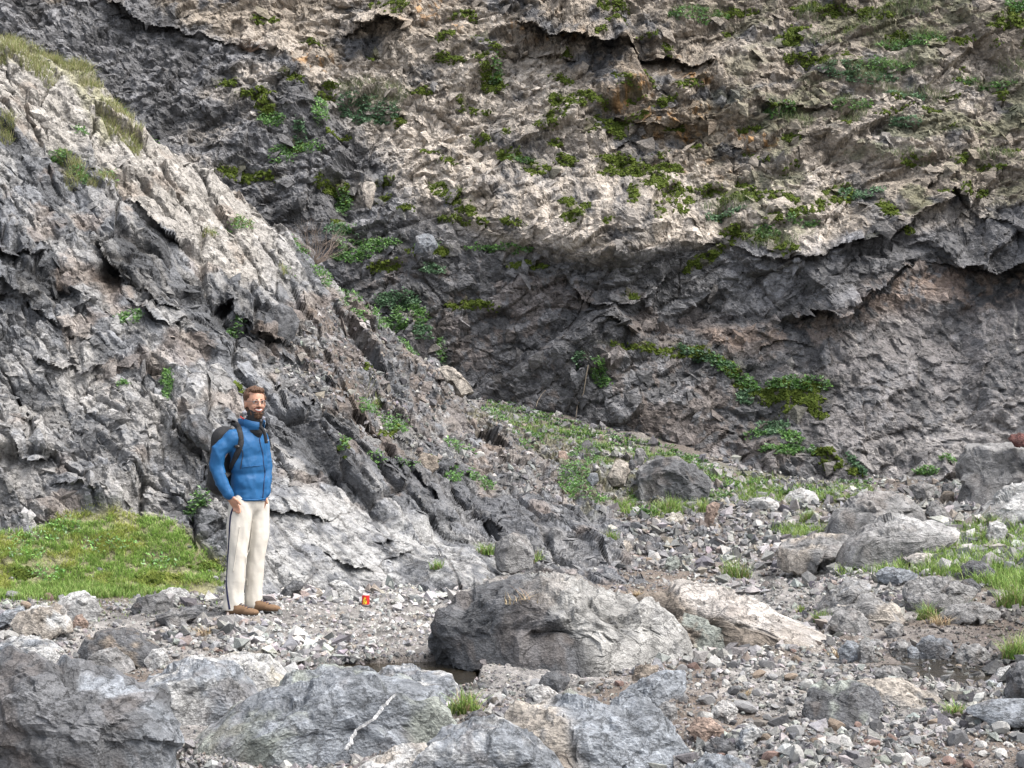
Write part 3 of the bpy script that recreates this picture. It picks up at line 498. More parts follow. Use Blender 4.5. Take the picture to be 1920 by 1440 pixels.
# right foreground
bd('banded', [(1503, 1335), (1522, 1297), (1560, 1280), (1612, 1280), (1642, 1292), (1657, 1322), (1646, 1348), (1595, 1360), (1515, 1362)], 'dark', 'dark green-grey boulder with slanting bands at the lower right', 50, tone2='green')
bd('tanback', [(1600, 1282), (1640, 1274), (1702, 1270), (1732, 1290), (1772, 1312), (1778, 1336), (1720, 1356), (1655, 1356), (1640, 1310)], 'tan', 'tan slabby rock right behind the dark banded boulder', 51, tone2='grey', d=10.3)
bd('paleS', [(1578, 1354), (1590, 1340), (1612, 1346), (1608, 1360), (1584, 1362)], 'cream', 'small cream stone at the foot of the dark banded boulder', 52)
bd('shale', [(1805, 1332), (1868, 1314), (1990, 1314), (1990, 1356), (1850, 1352)], 'blue', 'flat wet blue-grey shale slab at the right edge below the cascade', 53, rough=.3)
bd('strA', [(1570, 1220), (1590, 1203), (1612, 1203), (1622, 1220), (1618, 1240), (1576, 1240)], 'blue', 'rounded bluish stone at the left end of the row along the stream', 54)
bd('strB', [(1606, 1218), (1622, 1192), (1638, 1206), (1642, 1238), (1612, 1240)], 'grey', 'narrow upright stone second from the left in the row along the stream', 55)
bd('strC', [(1672, 1226), (1682, 1200), (1694, 1194), (1704, 1206), (1700, 1232), (1676, 1234)], 'grey', 'small pointed stone in the middle of the row along the stream', 56)
bd('strD', [(1700, 1216), (1712, 1208), (1724, 1220), (1726, 1238), (1704, 1238)], 'blue', 'small blue-grey stone wedged against the big dark streamside stone', 57)
bd('strE', [(1716, 1214), (1744, 1192), (1772, 1196), (1790, 1214), (1772, 1236), (1722, 1238)], 'dark', 'big dark stone with a pale band standing in the stream edge', 58, tone2='blue')
bd('strF', [(1790, 1232), (1808, 1208), (1845, 1208), (1858, 1226), (1852, 1240), (1800, 1244)], 'pale', 'pale rounded stone at the right end of the row along the stream', 59, tone2='grey')
bd('strG', [(1655, 1180), (1680, 1166), (1696, 1172), (1690, 1192), (1668, 1196)], 'grey', 'grey stone perched above the row along the stream', 60)
bd('mids', [(1636, 1262), (1660, 1250), (1690, 1252), (1704, 1266), (1690, 1278), (1644, 1278)], 'grey', 'low grey rock just below the stream bend', 61)
bd('edgeA', [(1862, 1272), (1876, 1252), (1896, 1248), (1902, 1268), (1890, 1282)], 'pale', 'pale stone left of the right-edge boulder by the cascade', 62)
bd('edgeB', [(1885, 1300), (1895, 1262), (1920, 1236), (1990, 1240), (1990, 1316), (1900, 1312)], 'dark', 'dark boulder at the right edge beside the little cascade', 63, tone2='grey')
# right middle
bd('rA', [(1522, 1148), (1545, 1122), (1570, 1100), (1600, 1083), (1632, 1086), (1638, 1100), (1605, 1128), (1560, 1156)], 'blue', 'leaning blue-grey rock at the back of the group right of the long slab', 70, d=14.4, tone2='grey')
bd('rB', [(1505, 1175), (1540, 1148), (1600, 1136), (1648, 1114), (1692, 1130), (1697, 1160), (1655, 1172), (1640, 1200), (1560, 1196)], 'grey', 'wide grey-brown rock with a ledge in the group right of the long slab', 71, d=13.9, tone2='tan')
bd('rC', [(1552, 1172), (1568, 1145), (1605, 1143), (1628, 1160), (1640, 1186), (1620, 1200), (1578, 1200)], 'grey', 'rounded grey rock at the front of the group right of the long slab', 72, d=13.2)
bd('rD', [(1696, 1120), (1704, 1096), (1735, 1086), (1762, 1083), (1800, 1090), (1840, 1108), (1820, 1128), (1760, 1142), (1706, 1138)], 'grey', 'smooth flat-topped grey boulder in grass at the right', 73)
bd('rE', [(1796, 1100), (1808, 1086), (1824, 1082), (1840, 1098), (1836, 1112), (1808, 1112)], 'dark', 'dark stone behind the smooth flat-topped boulder', 74)
bd('rF', [(1755, 1155), (1785, 1136), (1840, 1130), (1885, 1150), (1864, 1162), (1780, 1164)], 'grey', 'low flat rock above the dark gravel at the right', 75)
bd('rG', [(1546, 992), (1570, 955), (1600, 930), (1650, 921), (1702, 930), (1738, 955), (1745, 985), (1660, 1000), (1600, 1000)], 'dark', 'upright dark boulder behind the big light-crested one on the right', 76, tone2='grey')
bd('rH', [(1562, 1046), (1585, 1018), (1620, 992), (1658, 974), (1700, 963), (1745, 978), (1795, 988), (1798, 1014), (1740, 1030), (1700, 1046), (1600, 1054)], 'grey', 'big sloping boulder with a light crest amid grass on the right', 77, tone2='pale', split=(.5, .6, -.25))
bd('rI', [(1455, 1035), (1465, 1015), (1500, 1010), (1535, 1000), (1592, 1000), (1604, 1014), (1575, 1046), (1500, 1066), (1462, 1058)], 'grey', 'square-fronted brownish boulder left of the big sloping one', 78, tone2='tan')
bd('rJ', [(1788, 950), (1800, 900), (1806, 858), (1830, 830), (1880, 826), (1950, 826), (2020, 850), (2020, 940), (1900, 925), (1850, 945), (1810, 960)], 'dark', 'huge dark boulder at the right edge under the small red stone', 79, tone2='grey', d=20.5, depth=.7)
bd('rK', [(1795, 986), (1850, 952), (1885, 922), (1930, 902), (2000, 890), (2000, 960), (1895, 978), (1820, 1000)], 'pale', 'pale leaning slab in front of the huge dark boulder at the right edge', 80, d=18.6, tone2='grey')
bd('rL', [(1703, 912), (1722, 903), (1757, 908), (1752, 926), (1728, 934), (1710, 926)], 'grey', 'grey flat-topped stone left of the huge dark boulder', 81, d=21.5)
bd('rM', [(1762, 935), (1770, 918), (1790, 920), (1792, 948), (1770, 952)], 'brown', 'brown stone at the left foot of the huge dark boulder', 82, d=21.0)
bd('rN', [(1735, 962), (1750, 936), (1770, 950), (1785, 968), (1750, 975)], 'grey', 'small grey stone between the dark boulders on the right', 83)
bd('rO', [(1764, 924), (1768, 908), (1788, 904), (1792, 918), (1780, 926)], 'dark', 'small dark rounded stone under the wall at the right', 84, d=21.6)
bd('rP', [(1848, 1005), (1858, 980), (1872, 973), (1890, 986), (1882, 1014), (1858, 1020)], 'pale', 'small light pointed stone in grass at the far right', 85)
bd('red', [(1890, 824), (1900, 814), (1915, 811), (1932, 818), (1930, 832), (1905, 836)], 'red', 'small dark red stone on top of the huge boulder at the right edge', 86, d=20.3, cat='stone', name='stone')
bd('rQ', [(1800, 1062), (1822, 1050), (1852, 1058), (1866, 1074), (1836, 1084), (1808, 1078)], 'dark', 'dark jagged stone sunk in the grass at the far right', 87)
bd('rR', [(1700, 1044), (1724, 1036), (1762, 1040), (1780, 1052), (1740, 1056), (1704, 1054)], 'pink', 'flat brownish slab lying in the grass in front of the sloping boulder', 88)
bd('rS', [(1640, 1076), (1660, 1064), (1700, 1066), (1730, 1080), (1690, 1090), (1648, 1088)], 'blue', 'low bluish rock in the grass left of the flat-topped boulder', 89)
# back centre
bd('cA', [(1192, 905), (1198, 876), (1214, 862), (1270, 856), (1312, 875), (1342, 905), (1335, 925), (1290, 938), (1240, 936), (1208, 930)], 'dark', 'striped dark boulder standing in greenery below the cliff', 90, d=23.6, tone2='grey')
bd('cB', [(1138, 896), (1150, 862), (1165, 856), (1178, 868), (1184, 888), (1165, 904), (1146, 904)], 'tan', 'pale cone-shaped rock left of the striped dark boulder', 91, d=23.8)
bd('cC', [(1042, 868), (1048, 846), (1060, 842), (1068, 862), (1062, 874)], 'rust', 'small orange-brown upright stone at the head of the scree', 92, d=24.4)
bd('cD', [(1100, 900), (1106, 884), (1120, 884), (1124, 902), (1110, 908)], 'blue', 'small grey stone in the green strip left of the cone-shaped rock', 93, d=23.4)
bd('cE', [(1175, 874), (1180, 862), (1196, 862), (1196, 874), (1184, 880)], 'dark', 'dark stone tucked between cone-shaped rock and striped boulder', 94, d=24.2)
bd('cF', [(1188, 866), (1192, 840), (1205, 836), (1212, 852), (1204, 868)], 'grey', 'grey stone standing just above the striped dark boulder', 95, d=24.6)
bd('cG', [(922, 1040), (936, 1008), (962, 998), (986, 1004), (1002, 1026), (1000, 1056), (960, 1064), (930, 1060)], 'grey', 'rounded boulder at the foot of the scree above the largest boulder', 96, d=18.4)
bd('cH', [(1398, 945), (1410, 934), (1440, 932), (1462, 938), (1460, 952), (1412, 954)], 'pale', 'white-topped stone on the bank right of the striped boulder', 97)
bd('cI', [(1466, 938), (1480, 922), (1502, 914), (1528, 924), (1538, 938), (1500, 948), (1472, 948)], 'pale', 'light rock at the edge of the bank near the cliff foot', 98)
bd('cJ', [(1245, 975), (1262, 960), (1280, 962), (1284, 974), (1262, 982)], 'cream', 'small cream stone under the tuft by the striped boulder', 99)
bd('cK', [(1320, 985), (1324, 948), (1340, 936), (1352, 940), (1345, 965), (1330, 990)], 'rust', 'thin orange slab leaning below the striped boulder', 100)
bd('cL', [(1245, 1058), (1252, 1044), (1268, 1040), (1278, 1056), (1268, 1072), (1252, 1072)], 'green', 'greenish egg-shaped stone on the gravel above the long slab', 101)
bd('cM', [(1148, 1030), (1160, 1018), (1182, 1012), (1186, 1026), (1170, 1044), (1152, 1044)], 'tan', 'tan oblong stone at the tip of the bedrock toe', 102)
# left middle
bd('lA', [(18, 1170), (30, 1150), (55, 1138), (98, 1134), (122, 1152), (136, 1180), (92, 1190), (36, 1188)], 'tan', 'tan rounded rock at the left edge beyond the corner outcrop', 110, tone2='pale')
bd('lB', [(104, 1130), (128, 1112), (152, 1106), (176, 1118), (190, 1140), (186, 1160), (130, 1166), (108, 1150)], 'pale', 'light peaked rock below the grassy bank', 111, tone2='grey')
bd('lC', [(246, 1140), (258, 1120), (268, 1116), (278, 1126), (278, 1148), (254, 1150)], 'dark', 'small dark cube-shaped stone left of the person', 112)
bd('lD', [(262, 1130), (275, 1116), (308, 1111), (322, 1130), (328, 1146), (292, 1150), (268, 1146)], 'grey', 'grey rock behind the dark cube-shaped stone', 113)
bd('lE', [(286, 1156), (330, 1143), (374, 1134), (393, 1146), (366, 1160), (342, 1176), (308, 1168)], 'grey', 'flat layered slab pointing at the person\'s shoes', 114, tone2='dark')
bd('lF', [(144, 1222), (158, 1196), (190, 1180), (240, 1184), (282, 1202), (306, 1226), (300, 1248), (262, 1244), (210, 1238), (150, 1240)], 'brown', 'dark brown arched rock left of the gravel flat', 115, tone2='dark')
bd('lG', [(158, 1236), (180, 1222), (216, 1216), (242, 1236), (256, 1250), (238, 1258), (180, 1256)], 'grey', 'grey mound in front of the dark brown arched rock', 116)
bd('lH', [(270, 1240), (282, 1218), (305, 1216), (320, 1240), (310, 1252), (280, 1250)], 'pale', 'small light stone at the right foot of the brown arched rock', 117)
bd('lI', [(-10, 1205), (10, 1196), (55, 1194), (95, 1204), (122, 1220), (60, 1228), (0, 1222)], 'blue', 'long low bluish rock behind the corner outcrop', 118, tone2='pale')
bd('lJ', [(56, 1228), (80, 1214), (104, 1222), (126, 1244), (100, 1252), (66, 1244)], 'pale', 'bright white-edged stone just above the corner outcrop', 119)
bd('lK', [(-20, 1170), (10, 1146), (40, 1136), (50, 1144), (22, 1170), (-10, 1180)], 'blue', 'bluish rock cut by the left edge below the grass', 120)
bd('lL', [(134, 1176), (140, 1154), (152, 1150), (166, 1170), (160, 1180)], 'rust', 'small reddish stone right of the tan rounded rock', 121)
bd('lM', [(298, 1112), (315, 1102), (345, 1104), (360, 1118), (340, 1126), (305, 1124)], 'pale', 'pale rounded rock at the lip of the grassy bank', 122)
bd('lN', [(140, 1045), (150, 995), (178, 988), (205, 1010), (206, 1022), (170, 1030)], 'grey', 'grey bedrock knob poking out of the grassy bank', 123, d=17.2)
bd('lO', [(278, 1070), (288, 1062), (306, 1064), (310, 1072), (292, 1078)], 'pale', 'small white stone lying in the grassy bank', 124)
bd('mA', [(520, 1120), (530, 1104), (552, 1088), (574, 1090), (564, 1106), (534, 1122)], 'dark', 'slanted dark slab just right of the person\'s shoes', 130)
bd('mB', [(612, 1096), (625, 1086), (648, 1092), (668, 1108), (664, 1120), (640, 1114)], 'pale', 'flat whitish stone above left of the red can', 131)
bd('mC', [(672, 1158), (676, 1148), (690, 1148), (694, 1156), (686, 1162)], 'grey', 'square little stone directly below the red can', 132)
bd('mD', [(634, 1160), (640, 1150), (655, 1152), (658, 1162), (645, 1164)], 'grey', 'grey chip of rock lower left of the red can', 133)
bd('sA', [(336, 798), (346, 776), (378, 770), (398, 800), (402, 838), (374, 832), (350, 815)], 'dark', 'dark block wedged in the slope behind the person\'s backpack', 140, d=18.1)
bd('sB', [(494, 610), (500, 580), (525, 562), (548, 575), (562, 600), (552, 630), (530, 640), (505, 625)], 'dark', 'smooth dark bulging rock jutting from the slope above the person', 141, d=21.3)
bd('sC', [(668, 828), (672, 818), (690, 816), (715, 826), (712, 842), (688, 846)], 'grey', 'grey block held on the scree right of the person', 142, d=20.6)
bd('sD', [(780, 870), (788, 848), (806, 846), (822, 858), (824, 878), (806, 888)], 'brown', 'brown knob on the scree below the white plant stalks', 143, d=21.0)
bd('sE', [(816, 680), (836, 680), (866, 702), (892, 732), (868, 734), (840, 716)], 'tan', 'wedge of tan rock with a pale upper side on the scree crest', 144, d=25.0)
bd('sF', [(676, 352), (684, 334), (700, 334), (706, 350), (698, 386), (684, 380)], 'tan', 'upright pointed tan rock on the back cliff ledge', 145, d=28.6)
bd('sG', [(776, 470), (780, 440), (796, 430), (814, 440), (822, 462), (806, 474)], 'blue', 'rounded grey head of rock on the cliff above the green ledge', 146, d=28.0)

# white quartz vein lying on the veined boulder (a raised ridge of crystals)
def ribbon(pts, halfw, up, surfV, seed, thick=.012):
    """strip of short crystals following the surface points nearest to the given photo line"""
    px_, py_ = project(surfV); out = []; faces = []
    P = np.array(pts, float); seg = np.r_[0, np.cumsum(np.hypot(*np.diff(P, axis=0).T))]; t = np.arange(0, seg[-1], 2.0)
    lx = np.interp(t, seg, P[:, 0]) + 3 * fbm(t * .12, t * 0 + seed, seed, 3); ly = np.interp(t, seg, P[:, 1]); hw = np.interp(t, seg, halfw)
    vis = surfV[:, 1]; C = []
    for a, b in zip(lx, ly):
        dd = np.hypot(px_ - a, py_ - b); k = np.argsort(dd)[:14]; k = k[np.argmin(surfV[k, 1])]; C.append(unproj(a, b, surfV[k, 1]))
    C = np.array(C); C[:, 1] = np.convolve(np.pad(C[:, 1], 3, 'edge'), np.ones(7) / 7, 'valid'); m = C[:, 1] / F
    r = rng.uniform(.6, 1.4, len(t)); L_ = C.copy(); L_[:, 0] -= hw * m * r; L_[:, 1] += .01; Rr = C.copy(); Rr[:, 0] += hw * m * r[::-1]; Rr[:, 1] += .01
    M = C.copy(); M[:, 1] -= thick; M[:, 2] += thick
    V = np.concatenate([L_, M, Rr]); n = len(t); i = np.arange(n - 1)
    Fc = np.concatenate([np.stack([i, i + 1, n + i + 1, n + i], -1), np.stack([n + i, n + i + 1, 2 * n + i + 1, 2 * n + i], -1)])
    return V, Fc
ob, SV = B['vein']
fr = SV[SV[:, 1] < np.median(SV[:, 1]) + .1]
V, Fc = ribbon([(743, 1305), (728, 1318), (712, 1336), (700, 1352), (684, 1362), (668, 1372), (660, 1388), (655, 1400), (648, 1410)], [1.5, 3.5, 4, 3.2, 4.5, 3.5, 4, 6, 3], 0, fr, 3)
q = mesh_np('quartz_vein', V - np.array(ob.location) + [0, -.045, .01], Fc, M_PEBBLE, np.full((len(V), 3), .85), parent=ob); tag(q, 'white quartz vein running diagonally down the boulder')

# ================================================================ loose stones: shared meshes, one object each
def stone_mesh(seed, n=2, flat=.6):
    r0 = random.Random(seed); V, Fc = ICO[n]; V = V * [1, r0.uniform(.6, .95), r0.uniform(flat * .7, flat * 1.2)]
    for k in range(10):
        nn = np.array([r0.gauss(0, 1), r0.gauss(0, 1), r0.gauss(0, .8)]); nn /= np.linalg.norm(nn); cut = (V @ nn).max() * r0.uniform(.55, .8)
        o = V @ nn - cut; V = V - np.clip(o, 0, None)[:, None] * nn
    V = V + .03 * np.stack([n3(V + seed * 3, 2, seed), n3(V + seed * 3, 2.3, seed + 1), n3(V, 2.1, seed + 2)], -1)
    return V - [0, 0, 0], Fc
def pal(n, c): return rock_mat(n, False, crack=1., ramp=[tuple(x * .8 for x in c), tuple(x * 1.25 for x in c)], scale=4, bump=.5)
PAL = dict(grey=pal('stone_grey', (.21, .21, .212)), dark=pal('stone_dark', (.095, .096, .10)), pale=pal('stone_pale', (.36, .355, .34)), brown=pal('stone_brown', (.22, .175, .135)), reddish=pal('stone_reddish', (.19, .13, .11)))
MARK = dict(corner='corner outcrop', pale_l='low pale slab', cream_l='cream-topped rock', vein='quartz-veined boulder', behindvein='pool-edge rock', front_pale='whitish bottom slab', fore='chunky foreground boulder', tilt='tilted slab', bottomr='bottom-edge rock', central='largest boulder', longslab='long pinkish slab', oval='dark oval stone', redst='reddish-brown stone', banded='banded boulder', tanback='tan slabby rock', shale='flat shale slab', strA='left streamside stone', strE='dark streamside stone', strF='pale streamside stone', edgeB='right-edge boulder', rB='wide ledge rock', rC='rounded grey rock', rD='flat-topped boulder', rF='low flat rock', rG='upright dark boulder', rH='big sloping boulder', rI='square-fronted boulder', rJ='huge dark boulder', rL='flat-topped cliff-foot stone', cA='striped boulder', cB='cone-shaped rock', cH='white-topped stone', cI='light bank rock', cK='thin orange slab', cL='egg-shaped stone', cM='tan oblong stone', cG='scree-foot boulder', lA='tan rounded rock', lB='light peaked rock', lC='cube-shaped stone', lE='flat layered slab', lF='brown arched rock', lI='long bluish rock', lN='bedrock knob', mA='slanted dark slab', mB='flat whitish stone', sA='wedged dark block', sC='grey scree block', sD='brown scree knob', sE='tan crest wedge')
MXY = None; USED = set()
def stone_label(x, y, s, kind, where):
    global MXY
    if MXY is None:
        MXY = []
        for k, n in MARK.items(): o = B[k][0]; a, b = project(np.array(o.location)); MXY.append((float(a), float(b), n))
        MXY += [(683, 1127, 'red can'), (465, 1148, 'person')]
    d = sorted(MXY, key=lambda m: (m[0] - x) ** 2 + 2.5 * (m[1] - y) ** 2)
    size = 'tiny' if s < 7 else 'small' if s < 11 else 'fist-sized' if s < 17 else 'large'
    cands = []
    for m in d[:5]:
        dx, dy = x - m[0], y - m[1]; rel = ('right of' if dx > 0 else 'left of') if abs(dx) > 1.4 * abs(dy) else ('in front of' if dy > 0 else 'behind'); cands.append(f'{size} {kind} stone {where} {rel} the {m[2]}')
    cands += [f'{size} {kind} stone {where} between the {d[i][2]} and the {d[j][2]}' for i in range(4) for j in range(i + 1, 5)]
    shp = ['angular', 'flat', 'blocky', 'rounded']
    for c in cands:
        if c not in USED and len(c.split()) <= 16: USED.add(c); return c
    return None
SM = {}
for kk, mt in PAL.items():
    for s in range(7):
        V, Fc = stone_mesh(100 + s * 7 + len(kk), 2 if s < 5 else 3, .75)
        o = mesh_np('tmp', V, Fc, mt); SM[kk, s] = o.data; bpy.data.objects.remove(o)
LAND = []
WH = {'rubble right of the chunky foreground boulder': 'in the rubble', 'rubble along the bottom right edge': 'at the bottom', 'small stones before the largest boulder': 'on gravel', 'small stones below the long slab': 'on gravel', 'loose stones left of the person': 'on gravel', 'loose stones on the gravel flat': 'on the gravel flat', 'loose stones at the left edge': 'near the left edge', 'rubble heap below the striped boulder': 'in the rubble heap',
      'stones on the green strip': 'on the green strip', 'wet stones in the stream': 'in the stream', 'stones in the right-hand grass': 'in grass', 'broken stones on the scree': 'on the scree', 'stones in the grassy bank': 'in the grassy bank'}
def loose(n, poly, size, kind, label, group, surf='g', dr=0):
    P = np.array(poly, float); lo, hi = P.min(0), P.max(0); k = 0; tries = 0
    while k < n and tries < n * 40:
        tries += 1; x = random.uniform(lo[0], hi[0]); y = random.uniform(lo[1], hi[1])
        if inpoly(np.array([x]), np.array([y]), poly, .01)[0] < .5: continue
        s = random.uniform(*size) if random.random() < .7 else random.uniform(size[0], size[1] * 1.5)      # half width in photo px
        if surf == 'g': p, nn = ground_at_pix(x, y)
        else: p, nn = slope_at(np.array([x]), np.array([y])); p, nn = p[0], nn[0]
        if any(abs(x - a) < (s + c) * .8 and abs(y - b) < (s + c) * .5 for a, b, c in LAND): continue
        LAND.append((x, y, s)); w = s * p[1] / F
        kd = random.choice({'grey': ['grey', 'grey', 'grey', 'pale', 'dark', 'brown', 'pale', 'reddish'], 'dark': ['dark', 'dark', 'grey', 'grey', 'brown', 'pale'], 'warm': ['brown', 'reddish', 'pale', 'grey']}[kind]); lb = stone_label(x, y, s, kd, WH[group])
        if lb is None: continue
        label = lb; o = bpy.data.objects.new('stone', SM[kd, random.randrange(7)]); COL.objects.link(o)
        o.location = (p[0], p[1], p[2] + w * (.25 if surf == 'g' else .1)); o.scale = (w, w * random.uniform(.7, 1.1), w * random.uniform(.6, 1.1)); o.rotation_euler = (random.gauss(0, .3), random.gauss(0, .3), random.uniform(0, 6.28))
        tag(o, label, 'stone', group); k += 1
loose(70, [(1250, 1250), (1500, 1240), (1530, 1400), (1480, 1440), (1300, 1440), (1290, 1340)], (11, 24), 'grey', 'angular fist-sized stone in the rubble between the foreground boulder and the banded boulder', 'rubble right of the chunky foreground boulder')
loose(40, [(1500, 1365), (1920, 1350), (1920, 1440), (1440, 1440)], (10, 26), 'grey', 'flat grey-brown stone in the rubble at the bottom right', 'rubble along the bottom right edge')
loose(16, [(900, 1290), (1190, 1280), (1150, 1322), (960, 1326), (870, 1330)], (7, 13), 'grey', 'small stone in the patch between the largest boulder and the foreground boulder', 'small stones before the largest boulder')
loose(18, [(1330, 1200), (1560, 1220), (1600, 1270), (1320, 1250)], (6, 12), 'grey', 'small stone on the gravel below the long pinkish slab', 'small stones below the long slab')
loose(20, [(150, 1115), (420, 1120), (430, 1240), (300, 1250), (190, 1170)], (6, 14), 'grey', 'small angular stone on the gravel left of the person', 'loose stones left of the person')
loose(20, [(500, 1090), (860, 1090), (820, 1230), (480, 1230)], (5, 9), 'grey', 'small stone on the gravel flat around the red can', 'loose stones on the gravel flat')
loose(16, [(0, 1120), (150, 1120), (140, 1215), (0, 1215)], (8, 16), 'grey', 'stone among the rocks at the left edge', 'loose stones at the left edge')
loose(44, [(1240, 980), (1340, 935), (1480, 945), (1560, 960), (1480, 1010), (1440, 1050), (1300, 1060), (1180, 1060)], (6, 12), 'dark', 'dark rubble stone in the heap below the striped boulder', 'rubble heap below the striped boulder')
loose(14, [(1040, 850), (1190, 850), (1200, 880), (1040, 870)], (5, 9), 'warm', 'small brown stone in the row above the cone-shaped rock', 'stones on the green strip', surf='s')
loose(16, [(1560, 1230), (1900, 1236), (1900, 1300), (1780, 1280), (1660, 1290)], (5, 10), 'dark', 'wet dark stone in the shallow stream', 'wet stones in the stream')
loose(12, [(1560, 1040), (1900, 1020), (1900, 1140), (1700, 1100)], (6, 13), 'grey', 'small stone lying in the grass at the right', 'stones in the right-hand grass')
loose(14, [(560, 640), (900, 760), (1050, 900), (900, 860), (650, 740)], (5, 10), 'dark', 'dark broken stone lying on the scree slope', 'broken stones on the scree', surf='s')

loose(8, [(20, 1010), (380, 1010), (410, 1095), (20, 1100)], (4, 9), 'grey', 'small stone lying in the grassy bank', 'stones in the grassy bank', surf='s')

# ================================================================ gravel and scree chips too many to count
GV, GF = ICO[1]
def scatter_lumps(name, P, N, size, cols, mat, flat=(.45, .9), sub=1, lift=.2, tilt=.5):
    n = len(P); V0, F0 = (np.array([(1, 0, -.2), (-.2, .9, -.1), (-1, .1, 0), (0, -1, -.1), (.2, .1, .9), (-.3, -.1, .75), (.1, 0, -.8)]), np.array([(0, 1, 4), (1, 5, 4), (1, 2, 5), (2, 3, 5), (3, 4, 5), (3, 0, 4), (1, 0, 6), (2, 1, 6), (3, 2, 6), (0, 3, 6)])) if sub == 0 else ICO[sub]
    m = len(V0); ang = rng.uniform(0, 2 * np.pi, n); a2 = rng.normal(0, tilt, n); a3 = rng.normal(0, tilt, n)
    V = V0[None] * (1 + rng.uniform(-.32, .32, (n, m, 3))) * np.stack([np.ones(n), rng.uniform(.55, 1, n), rng.uniform(*flat, n)], -1)[:, None]
    c, s = np.cos(a2)[:, None], np.sin(a2)[:, None]; V[..., 1], V[..., 2] = V[..., 1] * c - V[..., 2] * s, V[..., 1] * s + V[..., 2] * c
    c, s = np.cos(a3)[:, None], np.sin(a3)[:, None]; V[..., 0], V[..., 2] = V[..., 0] * c - V[..., 2] * s, V[..., 0] * s + V[..., 2] * c
    c, s = np.cos(ang)[:, None], np.sin(ang)[:, None]; V[..., 0], V[..., 1] = V[..., 0] * c - V[..., 1] * s, V[..., 0] * s + V[..., 1] * c
    t = np.cross(N, [0, 1, .01]); t /= np.linalg.norm(t, axis=1, keepdims=True); b = np.cross(N, t)
    V = V * size[:, None, None]; V = V[..., :1] * t[:, None] + V[..., 1:2] * b[:, None] + (V[..., 2:] + (size * lift)[:, None, None]) * N[:, None] + P[:, None]
    Fc = (F0[None] + (np.arange(n) * m)[:, None, None]).reshape(-1, 3)
    o = mesh_np(name, V.reshape(-1, 3), Fc, mat, np.repeat(cols, m, 0)); tag(o, kind='stuff'); return o
def ground_pts(n, poly=None, box=(-420, 2340, 1060, 1490)):
    x = rng.uniform(box[0], box[1], n); y = rng.uniform(box[2], box[3], n)
    if poly: k = inpoly(x, y, poly, .01) > .5; x, y = x[k], y[k]
    j = np.clip(np.searchsorted(gu, x), 0, len(gu) - 1); i = np.zeros(len(x), int)
    rev = -np.minimum.accumulate(GPY, 0)          # increasing with distance
    for c in np.unique(j):
        k = j == c; i[k] = np.clip(np.searchsorted(rev[:, c], -y[k]), 0, len(gd) - 1)
    return GP[i, j] + np.stack([rng.normal(0, .01, len(x)), rng.normal(0, .02, len(x)), x * 0], -1), GN[i, j], x, y
def stonecols(n, w=(.45, .25, .2, .1)):
    base = np.array([(.27, .265, .26), (.40, .39, .375), (.14, .14, .145), (.235, .205, .18)]); k = rng.choice(4, n, p=w)
    return base[k] * rng.uniform(.7, 1.3, (n, 1)) * rng.normal(1, .03, (n, 3))
P1, N1, x1, y1 = ground_pts(52000); keep = (fbm(x1 / 70, y1 / 26, 77, 4) > rng.uniform(-.75, .0, len(x1)) - .12 - .9 * inpoly(x1, y1, [(300, 1085), (900, 1080), (850, 1245), (250, 1240)], 30)) & (inpoly(x1, y1, [(-60, 1060), (415, 1060), (420, 1105), (-60, 1120)], 1) < .5) & (inpoly(x1, y1, [(1580, 1060), (1990, 1060), (1990, 1120), (1800, 1110), (1700, 1085)], 1) < rng.uniform(.2, 1.2, len(x1)))
P1, N1, x1, y1 = P1[keep], N1[keep], x1[keep], y1[keep]
sz = np.clip(rng.lognormal(math.log(.011), .5, len(P1)), .004, .045) * (1 + .25 * (x1 > 1250)) * np.clip(P1[:, 1] / 11, .8, 1.6) * (.62 + .9 * ss(-.25, .3, fbm(P1[:, 0] * 1.4, P1[:, 1] * 1.1, 61, 3)))
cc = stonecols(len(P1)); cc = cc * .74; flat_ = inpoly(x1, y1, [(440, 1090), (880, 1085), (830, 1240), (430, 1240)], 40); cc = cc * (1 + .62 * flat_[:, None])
dk = inpoly(x1, y1, [(1600, 1165), (1990, 1140), (1990, 1230), (1700, 1210)], 30); cc = cc * (1 - .45 * dk[:, None]) * (1 - dk[:, None] * [0, .06, .12])
wet = np.maximum(inpoly(x1, y1, POOL, 14), inpoly(x1, y1, STREAM, 14)); cc = cc * (1 - .5 * wet[:, None]) * (1 - .35 * np.maximum(inpoly(x1, y1, POOL, 34), inpoly(x1, y1, STREAM, 34))[:, None]); inw = np.maximum(inpoly(x1, y1, POOL, 4), inpoly(x1, y1, STREAM, 4)); k = inw < rng.uniform(.1, 8, len(x1)); P1, N1, sz, cc = P1[k], N1[k], sz[k], cc[k]
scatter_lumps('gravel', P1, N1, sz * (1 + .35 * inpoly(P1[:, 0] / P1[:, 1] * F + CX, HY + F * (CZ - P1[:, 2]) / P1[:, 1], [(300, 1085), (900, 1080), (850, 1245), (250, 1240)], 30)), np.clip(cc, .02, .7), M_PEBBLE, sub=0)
P3, N3_, x3, y3 = ground_pts(38000, [(880, 740), (1000, 770), (1300, 860), (2400, 860), (2400, 1070), (1100, 1070), (1050, 960)], (880, 2400, 740, 1070))
c3 = stonecols(len(x3), (.45, .15, .28, .12)) * .8
scatter_lumps('talus_chips', P3, N3_, np.clip(rng.lognormal(math.log(.026), .6, len(x3)), .01, .11), np.clip(c3, .02, .6), M_PEBBLE, sub=0, tilt=.7)
